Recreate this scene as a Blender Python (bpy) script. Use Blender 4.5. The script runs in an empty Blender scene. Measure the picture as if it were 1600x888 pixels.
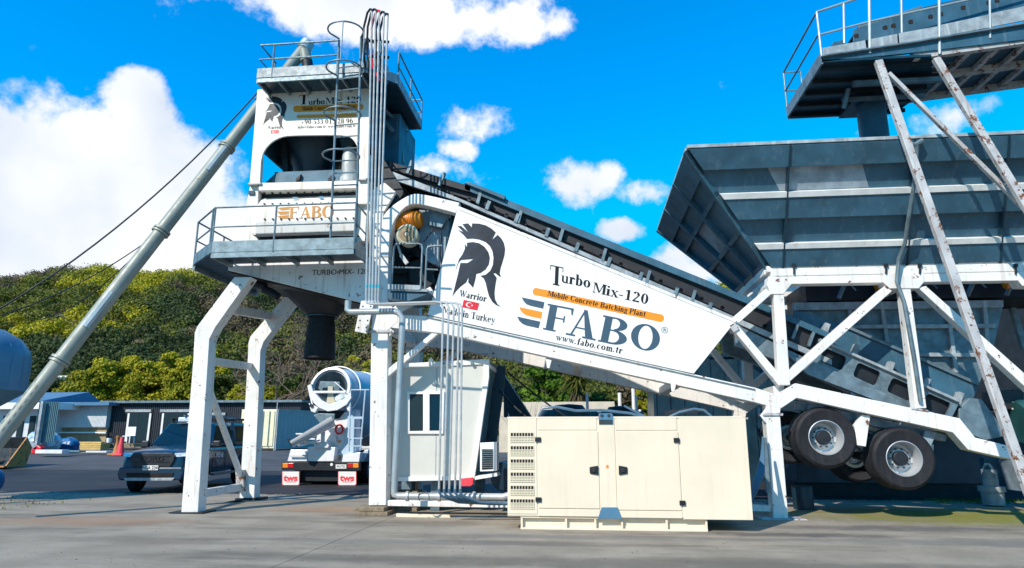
import bpy, bmesh, math, random
import numpy as np
from mathutils import Vector, Matrix
from mathutils.geometry import tessellate_polygon
random.seed(7); np.random.seed(7)
R = math.radians
sc = bpy.context.scene
C = sc.collection
# ---------------------------------------------------------------- camera
FPX = 1050.0; HOR = 682.0; YAW = R(6.0); EYE = 1.6
PITCH = math.atan((HOR-444)/FPX)
cam = bpy.data.cameras.new('camera'); co = bpy.data.objects.new('camera', cam); C.objects.link(co)
cam.sensor_width = 36; cam.lens = FPX*36/1600; cam.clip_end = 3000; cam.clip_start = .1
co.location = (0, 0, EYE); co.rotation_euler = (math.pi/2+PITCH, 0, YAW)
sc.camera = co
sc.view_settings.view_transform = 'Standard'; sc.view_settings.look = 'None'
sc.view_settings.exposure = 0.08; sc.view_settings.gamma = 1.0
# ---------------------------------------------------------------- sun and sky
SUN = Vector((-.50, -.78, .74)).normalized()          # towards the sun
sl = bpy.data.lights.new('sun', 'SUN'); sl.energy = 5.0; sl.angle = R(.5); sl.color = (1.0, .93, .83)
so = bpy.data.objects.new('sun', sl); C.objects.link(so)
so.rotation_euler = SUN.to_track_quat('Z', 'Y').to_euler(); so.location = (-20, -30, 30)
W = bpy.data.worlds.new('World'); sc.world = W; W.use_nodes = True
wn = W.node_tree.nodes; wl = W.node_tree.links
for n in list(wn): wn.remove(n)
def N(tree, typ, **kw):
    n = tree.nodes.new(typ)
    for k, v in kw.items(): setattr(n, k, v)
    return n
wt = W.node_tree
def wm(op, a, b=None, c=None, clamp=False):
    n = N(wt, 'ShaderNodeMath', operation=op, use_clamp=clamp)
    for i, v in enumerate((a, b, c)):
        if v is None: continue
        if isinstance(v, (int, float)): n.inputs[i].default_value = v
        else: wl.new(v, n.inputs[i])
    return n.outputs[0]
sky = N(wt, 'ShaderNodeTexSky', sky_type='NISHITA'); sky.sun_disc = False
sky.sun_elevation = math.asin(SUN.z); sky.sun_rotation = math.atan2(SUN.x, SUN.y)
sky.air_density = 1.0; sky.dust_density = .25; sky.ozone_density = 3.0; sky.altitude = 300
hs = N(wt, 'ShaderNodeHueSaturation'); hs.inputs['Saturation'].default_value = 1.6; hs.inputs['Value'].default_value = 3.0
hs.inputs['Hue'].default_value = .497
wl.new(sky.outputs[0], hs.inputs['Color'])
clampn = N(wt, 'ShaderNodeVectorMath', operation='MINIMUM'); wl.new(hs.outputs[0], clampn.inputs[0]); clampn.inputs[1].default_value = (1.1, 5.4, 9.6)   # the deep, even blue of a clear sea-side sky
tc = N(wt, 'ShaderNodeTexCoord'); sx = N(wt, 'ShaderNodeSeparateXYZ'); wl.new(tc.outputs['Generated'], sx.inputs[0])
az = wm('ARCTAN2', sx.outputs[0], sx.outputs[1]); el = wm('ARCSINE', sx.outputs[2])
nz = N(wt, 'ShaderNodeTexNoise'); nz.inputs['Scale'].default_value = 8.5; nz.inputs['Detail'].default_value = 12; nz.inputs['Roughness'].default_value = .62
wl.new(tc.outputs['Generated'], nz.inputs['Vector'])
nz2 = N(wt, 'ShaderNodeTexNoise'); nz2.inputs['Scale'].default_value = 2.6; nz2.inputs['Detail'].default_value = 6
wl.new(tc.outputs['Generated'], nz2.inputs['Vector'])
def ray(px, py):
    u = (px-800)/FPX; v = (444-py)/FPX
    f = math.cos(PITCH)-v*math.sin(PITCH); z = math.sin(PITCH)+v*math.cos(PITCH)
    return Vector((u*math.cos(YAW)-f*math.sin(YAW), u*math.sin(YAW)+f*math.cos(YAW), z))
# cumulus clouds: real directions on the sky (azimuth, elevation, widths), density
CL = [(150, 345, 265, 235, 1.9), (60, 300, 200, 165, 1.9), (330, 420, 150, 150, 1.5), (212, 165, 75, 62, 1.4), (600, 12, 215, 62, 1.1), (790, 40, 100, 48, .6),
      (470, -10, 120, 60, .55), (755, 192, 80, 38, 1.05), (722, 230, 34, 18, .45), (905, 276, 66, 44, .9), (968, 362, 40, 22, .75),
      (1085, 420, 110, 42, .85), (1010, 300, 50, 18, .26), (1345, 208, 60, 14, .27), (1470, 190, 70, 20, .26), (655, 262, 50, 20, .28)]
dens = None
for (px, py, w, h, a) in CL:
    r = ray(px, py).normalized(); a0 = math.atan2(r.x, r.y); e0 = math.asin(r.z)
    r2 = ray(px+w, py).normalized(); wa = abs(math.atan2(r2.x, r2.y)-a0); r3 = ray(px, py-h).normalized(); he = abs(math.asin(r3.z)-e0)
    dx = wm('MULTIPLY', wm('SUBTRACT', az, a0), 1/wa); dy = wm('MULTIPLY', wm('SUBTRACT', el, e0), 1/he)
    d2 = wm('ADD', wm('MULTIPLY', dx, dx), wm('MULTIPLY', dy, dy))
    m = wm('MULTIPLY', wm('SUBTRACT', 1.0, d2), a)
    dens = m if dens is None else wm('MAXIMUM', dens, m)
dens = wm('MAXIMUM', dens, -.6)
dn = wm('ADD', dens, wm('MULTIPLY', wm('SUBTRACT', nz.outputs[0], .5), 4.4))
mr = N(wt, 'ShaderNodeMapRange', interpolation_type='SMOOTHSTEP'); wl.new(dn, mr.inputs[0]); mr.inputs[1].default_value = .0; mr.inputs[2].default_value = .72
cr = N(wt, 'ShaderNodeValToRGB'); wl.new(nz2.outputs[0], cr.inputs[0])
cr.color_ramp.elements[0].position = .38; cr.color_ramp.elements[0].color = (7.0, 7.8, 9.0, 1)
cr.color_ramp.elements[1].position = .53; cr.color_ramp.elements[1].color = (10.5, 10.6, 10.8, 1)
mx = N(wt, 'ShaderNodeMix', data_type='RGBA'); wl.new(mr.outputs[0], mx.inputs[0]); wl.new(clampn.outputs[0], mx.inputs[6]); wl.new(cr.outputs[0], mx.inputs[7])
bg = N(wt, 'ShaderNodeBackground'); bg.inputs['Strength'].default_value = .10
wl.new(mx.outputs[2], bg.inputs['Color'])
wo = N(wt, 'ShaderNodeOutputWorld'); wl.new(bg.outputs[0], wo.inputs[0])
# ---------------------------------------------------------------- points
def P(px, py, Y):
    r = ray(px, py); t = Y/r.y
    return Vector((r.x*t, Y, EYE+r.z*t))
def PZ(px, py, z):
    r = ray(px, py); t = (z-EYE)/r.z
    return Vector((r.x*t, r.y*t, z))
def gz(y):
    k = [(-200, 0), (24, 0), (34, .62), (48, .82), (80, 1.1), (95, 2.5), (3000, 2.5)]
    for (a, za), (b, zb) in zip(k, k[1:]):
        if y <= b: return za+(zb-za)*max(0, (y-a))/(b-a)
    return 2.5
def G(px, Y): p = P(px, 690, Y); return Vector((p.x, Y, gz(Y)))
# ---------------------------------------------------------------- materials
def mat(name, col, rough=.5, metal=0, var=.10, scale=2.5, rust=0, streak=0, scol=(.20, .13, .07), bump=0, bscale=60, spec=.5, grime=0, coat=0):
    m = bpy.data.materials.new(name); m.use_nodes = True; t = m.node_tree; l = t.links
    b = t.nodes['Principled BSDF']; b.inputs['Roughness'].default_value = rough; b.inputs['Metallic'].default_value = metal
    b.inputs['Specular IOR Level'].default_value = spec; b.inputs['Coat Weight'].default_value = coat; b.inputs['Coat Roughness'].default_value = .05
    tcn = N(t, 'ShaderNodeTexCoord')
    def noise(s, det=5, sc3=None, rg=.6):
        n = N(t, 'ShaderNodeTexNoise'); n.inputs['Scale'].default_value = s; n.inputs['Detail'].default_value = det; n.inputs['Roughness'].default_value = rg
        if sc3:
            mp = N(t, 'ShaderNodeMapping'); mp.inputs['Scale'].default_value = sc3; l.new(tcn.outputs['Object'], mp.inputs[0]); l.new(mp.outputs[0], n.inputs['Vector'])
        else: l.new(tcn.outputs['Object'], n.inputs['Vector'])
        return n.outputs[0]
    def rng(v, a, b_, c=0, d=1):
        n = N(t, 'ShaderNodeMapRange'); l.new(v, n.inputs[0])
        for i, x in enumerate((a, b_, c, d)): n.inputs[i+1].default_value = x
        return n.outputs[0]
    def mix(f, a, b_):
        n = N(t, 'ShaderNodeMix', data_type='RGBA'); l.new(f, n.inputs[0])
        for i, x in ((6, a), (7, b_)):
            if isinstance(x, tuple): n.inputs[i].default_value = (*x, 1)
            else: l.new(x, n.inputs[i])
        return n.outputs[2]
    lo = tuple(c*(1-var) for c in col); hi = tuple(min(1, c*(1+var)) for c in col)
    c = mix(rng(noise(scale), .35, .65), lo, hi)
    if grime: c = mix(rng(noise(1.1, 8), .50, .72, 0, grime), c, tuple(x*.45 for x in col))
    if streak: c = mix(rng(noise(1.0, 6, (9, 9, .7)), .55, .70, 0, streak), c, scol)
    if rust:
        rf = rng(noise(5.5, 9, None, .72), .70-rust*.12, .73-rust*.12)
        c = mix(rf, c, (.17, .065, .025))
    l.new(c, b.inputs['Base Color'])
    rr = rng(noise(scale*2.3), .3, .7, max(.02, rough-.10), min(1, rough+.10)); l.new(rr, b.inputs['Roughness'])
    if bump:
        bn = N(t, 'ShaderNodeBump'); bn.inputs['Strength'].default_value = bump; bn.inputs['Distance'].default_value = .02
        l.new(noise(bscale, 6), bn.inputs['Height']); l.new(bn.outputs[0], b.inputs['Normal'])
    return m
M = dict(
    white=mat('white_paint', (.80, .775, .74), .42, var=.05, rust=.80, streak=.5, scol=(.38,.26,.16), grime=.25),
    whiteclean=mat('white_panel', (.84, .82, .79), .36, var=.04, streak=.22, scol=(.5,.42,.34), grime=.07, bump=.35, bscale=1.3),
    whiterusty=mat('white_paint_rusty', (.46, .455, .45), .5, var=.18, rust=1.2, streak=.45, scol=(.24, .11, .05), grime=.3),
    mixerwhite=mat('mixer_white', (.78, .74, .68), .45, var=.06, rust=.45, streak=.55, scol=(.42, .24, .10), grime=.15),
    galv=mat('galvanised', (.165, .225, .255), .50, .45, var=.28, scale=5, grime=.3, bump=.12, bscale=30),
    galvlight=mat('galvanised_worn', (.31, .35, .37), .55, .1, var=.28, scale=4, streak=.4, scol=(.8, .8, .78), grime=.3),
    slate=mat('blue_grey_steel', (.038, .112, .168), .5, .1, var=.22, scale=1.6, streak=.16, scol=(.33, .37, .39), grime=.3, bump=.06, bscale=8),
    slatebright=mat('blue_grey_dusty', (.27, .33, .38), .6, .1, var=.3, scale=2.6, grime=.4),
    slatelit=mat('sunlit_flange', (.74, .74, .72), .5, 0, var=.12, streak=.2),
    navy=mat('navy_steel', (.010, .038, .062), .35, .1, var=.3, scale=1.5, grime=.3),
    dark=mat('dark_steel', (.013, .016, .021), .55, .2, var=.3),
    black=mat('black_rubber', (.008, .008, .012), .75, 0, var=.35, scale=5, streak=.2, scol=(.06,.05,.045), bump=.15, bscale=40),
    belt=mat('belt_rubber', (.016, .016, .02), .6, 0, var=.3),
    cream=mat('cream_paint', (.80, .68, .515), .38, var=.05, scale=.9, streak=.16, scol=(.5, .42, .3), bump=.02, bscale=200),
    creamin=mat('cream_inner', (.50, .47, .34), .6),
    hole=mat('dark_opening', (.012, .010, .010), .9),
    orange=mat('orange_paint', (.62, .19, .006), .42, var=.15, rust=.3),
    orangeink=mat('orange_lettering', (.80, .27, .006), .45, var=.02),
    orangefade=mat('orange_worn_lettering', (.52, .20, .01), .5, var=.15, rust=.3),
    ink=mat('black_lettering', (.010, .010, .013), .6, var=.1, spec=.25),
    slateink=mat('slate_lettering', (.045, .085, .125), .4, var=.04),
    helm=mat('helmet_lettering', (.016, .022, .034), .5, var=.6, scale=1.6, spec=.35),
    red=mat('red_paint', (.68, .015, .03), .4, var=.05),
    tealtape=mat('blue_tape', (.05, .40, .50), .4),
    pipe=mat('conduit_steel', (.50, .50, .49), .38, .35, var=.12, scale=8),
    pipegrey=mat('grey_pipe', (.36, .42, .44), .42, .3, var=.12, streak=.15),
    screw=mat('screw_tube_paint', (.27, .29, .25), .5, .1, var=.14, scale=2, rust=.3, grime=.3),
    wood=mat('weathered_timber', (.22, .17, .11), .8, var=.35, scale=7, bump=.4, bscale=14),
    pine=mat('pine_timber', (.62, .42, .14), .7, var=.2, scale=6),
    glass=mat('window_glass', (.02, .035, .04), .08, 0, var=.1, spec=.18),
    carglass=mat('car_glass', (.004, .018, .030), .05, 0, var=.1, spec=.45),
    carpaint=mat('dark_teal_car_paint', (.004, .036, .075), .32, 0, var=.06, coat=.5, spec=.3),
    cargrille=mat('matt_black_plastic', (.02, .022, .026), .5),
    chrome=mat('bright_metal', (.58, .59, .60), .38, .45, var=.04),
    lamp=mat('clear_lamp', (.75, .80, .85), .1, .2, var=.2, scale=30),
    cabin=mat('cabin_panel', (.60, .585, .53), .45, var=.03, streak=.10, scol=(.4, .42, .38)),
    trimwhite=mat('white_trim', (.80, .78, .75), .4, var=.03),
    truckwhite=mat('truck_white', (.78, .78, .78), .3, var=.04, coat=.5, streak=.12),
    truckdrum=mat('mixer_drum_blue_grey', (.52, .56, .60), .35, .05, var=.06, scale=1.0, coat=.3),
    truckblue=mat('truck_pale_blue', (.46, .58, .68), .35, .05, var=.06, coat=.3),
    amber=mat('amber_lens', (.85, .25, .02), .25), redlens=mat('red_lens', (.55, .01, .01), .25),
    siloblue=mat('silo_pale_blue', (.085, .21, .32), .45, .1, var=.08, scale=1.2, streak=.15),
    cladding=mat('black_cladding', (.018, .022, .032), .5, .1, var=.2),
    corrugated=mat('white_corrugated', (.66, .68, .70), .45, .1, var=.06),
    contside=mat('container_grey', (.42, .43, .42), .5, var=.07, streak=.2),
    contdoor=mat('container_cream', (.80, .74, .50), .5, var=.05, streak=.15),
    bluetarp=mat('silver_tarp', (.48, .56, .64), .28, .35, var=.35, scale=3.5, bump=.9, bscale=3),
    bluebin=mat('blue_plastic', (.015, .11, .27), .35), fence=mat('blue_green_fence', (.10, .20, .23), .55, var=.15),
    cone=mat('orange_plastic', (.80, .09, .03), .5), conepink=mat('pink_red_plastic', (.80, .05, .07), .5),
    greenmetal=mat('dark_green_tank', (.02, .085, .09), .4, .1, var=.2), hose=mat('blue_hose', (.06, .13, .20), .35, var=.15),
    bucket=mat('worn_bucket', (.035, .05, .06), .5, .3, var=.4, rust=1.0), rustedge=mat('rusty_orange_edge', (.45, .20, .05), .6, rust=1.2),
    roofblue=mat('blue_roof', (.07, .18, .30), .5), housewhite=mat('house_white', (.72, .72, .70), .6),
    bark=mat('bark', (.075, .055, .04), .9, var=.3, scale=9, bump=.5, bscale=8), drywood=mat('bare_twigs', (.17, .115, .08), .9, var=.3),
    terracotta=mat('tan_wall', (.60, .52, .40), .7), brick=mat('tan_block', (.34, .24, .14), .8, var=.2),
)
# ---------------------------------------------------------------- mesh builder
LOC = {}
class MB:
    def __init__(s): s.v = []; s.f = []; s.pc = []
    def mark(s): s.pc.append((len(s.v), len(s.f)))
    def add(s, vs, fs):
        s.mark(); o = len(s.v); s.v += [tuple(v) for v in vs]; s.f += [tuple(i+o for i in f) for f in fs]; return s
    def box(s, a, b):
        x0, y0, z0 = (min(a[i], b[i]) for i in range(3)); x1, y1, z1 = (max(a[i], b[i]) for i in range(3))
        return s.add([(x0,y0,z0),(x1,y0,z0),(x1,y1,z0),(x0,y1,z0),(x0,y0,z1),(x1,y0,z1),(x1,y1,z1),(x0,y1,z1)],
                     [(0,3,2,1),(4,5,6,7),(0,1,5,4),(1,2,6,5),(2,3,7,6),(3,0,4,7)])
    def prism(s, pts, y0, y1):                       # pts: (x, z) polygon, extruded in Y
        n = len(pts); ar = sum(pts[i][0]*pts[(i+1)%n][1]-pts[(i+1)%n][0]*pts[i][1] for i in range(n))
        if ar < 0: pts = pts[::-1]
        return s.add([(x, y0, z) for x, z in pts]+[(x, y1, z) for x, z in pts],
                     [tuple(range(n)), tuple(range(2*n-1, n-1, -1))]+[((i+1)%n, i, i+n, (i+1)%n+n) for i in range(n)])
    def pp(s, px, y0, y1):                           # traced polygon at depth y0 (front), given real thickness
        q = [P(x, y, y0) for x, y in px]; return s.prism([(p.x, p.z) for p in q], y0, y1)
    def prism_ax(s, pts, a0, a1, ax):                # generic: polygon in the two other axes, extruded along ax
        n = len(pts)
        def mk(p, a):
            q = list(p); q.insert(ax, a); return tuple(q)
        return s.add([mk(p, a0) for p in pts]+[mk(p, a1) for p in pts],
                     [tuple(range(n)), tuple(range(2*n-1, n-1, -1))]+[((i+1)%n, i, i+n, (i+1)%n+n) for i in range(n)])
    def beam(s, a, b, w, d):                         # box beam; w in the XZ plane, d in Y (y runs from a.y to a.y+d)
        a = Vector(a); b = Vector(b); t = (b-a); t.normalize(); nrm = Vector((-t.z, 0, t.x)); nrm.normalize(); nrm *= w/2
        Y = Vector((0, d, 0)); vs = [a-nrm, b-nrm, b+nrm, a+nrm]; vs += [v+Y for v in vs]
        return s.add(vs, [(0,1,2,3),(7,6,5,4),(1,0,4,5),(2,1,5,6),(3,2,6,7),(0,3,7,4)])
    def bar(s, a, b, w, h=None):                     # centred square-section bar between any two points
        h = h or w; a = Vector(a); b = Vector(b); t = (b-a).normalized(); up = Vector((0,0,1)) if abs(t.z) < .95 else Vector((0,1,0))
        u = t.cross(up).normalized(); v = u.cross(t).normalized(); u *= w/2; v *= h/2
        vs = [a-u-v, a+u-v, a+u+v, a-u+v]; vs += [q+(b-a) for q in vs]
        return s.add(vs, [(0,1,2,3),(7,6,5,4),(1,0,4,5),(2,1,5,6),(3,2,6,7),(0,3,7,4)])
    def tube(s, pts, r, n=8, r2=None):
        s.mark(); pts = [Vector(p) for p in pts]; o = len(s.v); k = len(pts); pu = None
        for i, p in enumerate(pts):
            t = (pts[min(i+1, k-1)]-pts[max(i-1, 0)]).normalized()
            if pu is None: pu = t.orthogonal().normalized()
            else: pu = (pu-t*pu.dot(t)).normalized()
            w = t.cross(pu); rr = r if r2 is None else r+(r2-r)*i/(k-1)
            for j in range(n):
                a = 2*math.pi*j/n; s.v.append(tuple(p+pu*math.cos(a)*rr+w*math.sin(a)*rr))
        for i in range(k-1):
            for j in range(n): s.f.append((o+i*n+j, o+i*n+(j+1)%n, o+(i+1)*n+(j+1)%n, o+(i+1)*n+j))
        s.f.append(tuple(o+j for j in range(n))[::-1]); s.f.append(tuple(o+(k-1)*n+j for j in range(n)))
        return s
    def lathe(s, prof, base=(0,0,0), axis=(0,0,1), n=32, a0=0, a1=2*math.pi):   # prof: (r, h)
        s.mark(); ax = Vector(axis).normalized(); u = ax.orthogonal().normalized(); w = ax.cross(u); base = Vector(base); o = len(s.v); k = len(prof)
        full = abs(a1-a0-2*math.pi) < 1e-6; nn = n if full else n+1
        for r, h in prof:
            for j in range(nn):
                a = a0+(a1-a0)*j/n; s.v.append(tuple(base+ax*h+(u*math.cos(a)+w*math.sin(a))*r))
        for i in range(k-1):
            for j in range(n):
                j2 = (j+1)%nn; s.f.append((o+i*nn+j, o+i*nn+j2, o+(i+1)*nn+j2, o+(i+1)*nn+j))
        return s
    def scalexz(s, k):
        s.v = [(x*k, y, z*k) for x, y, z in s.v]; return s
    def flat(s, pts, y):                             # lettering: tessellated flat polygon at plane y, facing the viewer side
        tri = tessellate_polygon([[Vector((x, z, 0)) for x, z in pts]])
        return s.add([(x, y, z) for x, z in pts], [tuple(t) for t in tri])
    def each(s, name, m, parent=None, **kw):          # every added piece becomes an object of its own
        out = []
        for i, (v0, f0) in enumerate(s.pc):
            v1, f1 = s.pc[i+1] if i+1 < len(s.pc) else (len(s.v), len(s.f))
            q = MB(); q.v = s.v[v0:v1]; q.f = [tuple(k-v0 for k in f) for f in s.f[f0:f1]]; out.append(q.build(name, m, parent, **kw))
        return out
    def build(s, name, m, parent=None, bevel=0, smooth=False, local=False, kind=None):
        off = Vector((0,0,0)) if local or parent is None else LOC.get(parent.name, Vector((0,0,0)))
        me = bpy.data.meshes.new(name); me.from_pydata([tuple(Vector(v)-off) for v in s.v], [], s.f)
        me.validate()
        if not s.f or True:
            bm = bmesh.new(); bm.from_mesh(me)
            if name not in ('lettering', 'emblem', 'plate_text'): bmesh.ops.recalc_face_normals(bm, faces=bm.faces)
            bm.to_mesh(me); bm.free()
        me.materials.append(M[m] if isinstance(m, str) else m)
        o = bpy.data.objects.new(name, me); C.objects.link(o)
        if parent: o.parent = parent; LOC[o.name] = LOC.get(parent.name, Vector((0,0,0)))
        if smooth:
            for p in me.polygons: p.use_smooth = True
            me.set_sharp_from_angle(angle=R(smooth if smooth > 1 else 40))
        if bevel:
            b = o.modifiers.new('bevel', 'BEVEL'); b.width = bevel; b.segments = 2; b.limit_method = 'ANGLE'; b.angle_limit = R(40)
        if kind: o['kind'] = kind
        return o
def tag(o, label, cat, group=None):
    o['label'] = label; o['category'] = cat
    if group: o['group'] = group
    return o
def thing(name, label, cat, loc=(0,0,0), rz=0, group=None):
    o = bpy.data.objects.new(name, None); C.objects.link(o); o.location = loc; o.rotation_euler = (0,0,rz); o.empty_display_size = .2
    LOC[o.name] = Vector(loc) if rz == 0 else Vector((0,0,0))
    return tag(o, label, cat, group)
def dup(root, loc, label=None, rz=None, group=None, scale=None):
    r = root.copy(); C.objects.link(r); r.location = loc
    if rz is not None: r.rotation_euler = (0,0,rz)
    if scale: r.scale = scale
    if label: r['label'] = label
    if group: r['group'] = group
    def rec(src, dst):
        for ch in src.children:
            c = ch.copy(); C.objects.link(c); c.parent = dst; rec(ch, c)
    rec(root, r); return r
def soften(pts, i0, i1, n=2):
    # rounds the traced corners between two indices
    head, mid, tail = pts[:i0], pts[i0:i1], pts[i1:]
    for _ in range(n):
        q = [mid[0]]
        for a, b in zip(mid, mid[1:]): q += [(a[0]*.75+b[0]*.25, a[1]*.75+b[1]*.25), (a[0]*.25+b[0]*.75, a[1]*.25+b[1]*.75)]
        mid = q+[mid[-1]]
    return head+mid+tail
# ---------------------------------------------------------------- serif lettering
S_ = .185; T_ = .062; X_ = .66
def rc(x0, y0, x1, y1): return [(x0,y0),(x1,y0),(x1,y1),(x0,y1)]
def ring(cx, cy, rx, ry, tx, ty, a0=0, a1=360, n=22):
    A = [R(a0+(a1-a0)*i/n) for i in range(n+1)]
    return [(cx+rx*math.cos(a), cy+ry*math.sin(a)) for a in A]+[(cx+(rx-tx)*math.cos(a), cy+(ry-ty)*math.sin(a)) for a in A[::-1]]
def st(x, y0, y1, b=1, t=2, w=S_):
    o = [rc(x, y0, x+w, y1)]
    if b: o.append(rc(x-.06, y0, x+w+.06, y0+T_))
    if t == 2: o.append(rc(x-.06, y1-T_, x+w+.06, y1))
    if t == 1: o.append(rc(x-.06, y1-T_, x+w, y1))
    return o
def dg(x0, y0, x1, y1, w): return [(x0,y0),(x0+w,y0),(x1+w,y1),(x1,y1)]
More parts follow.
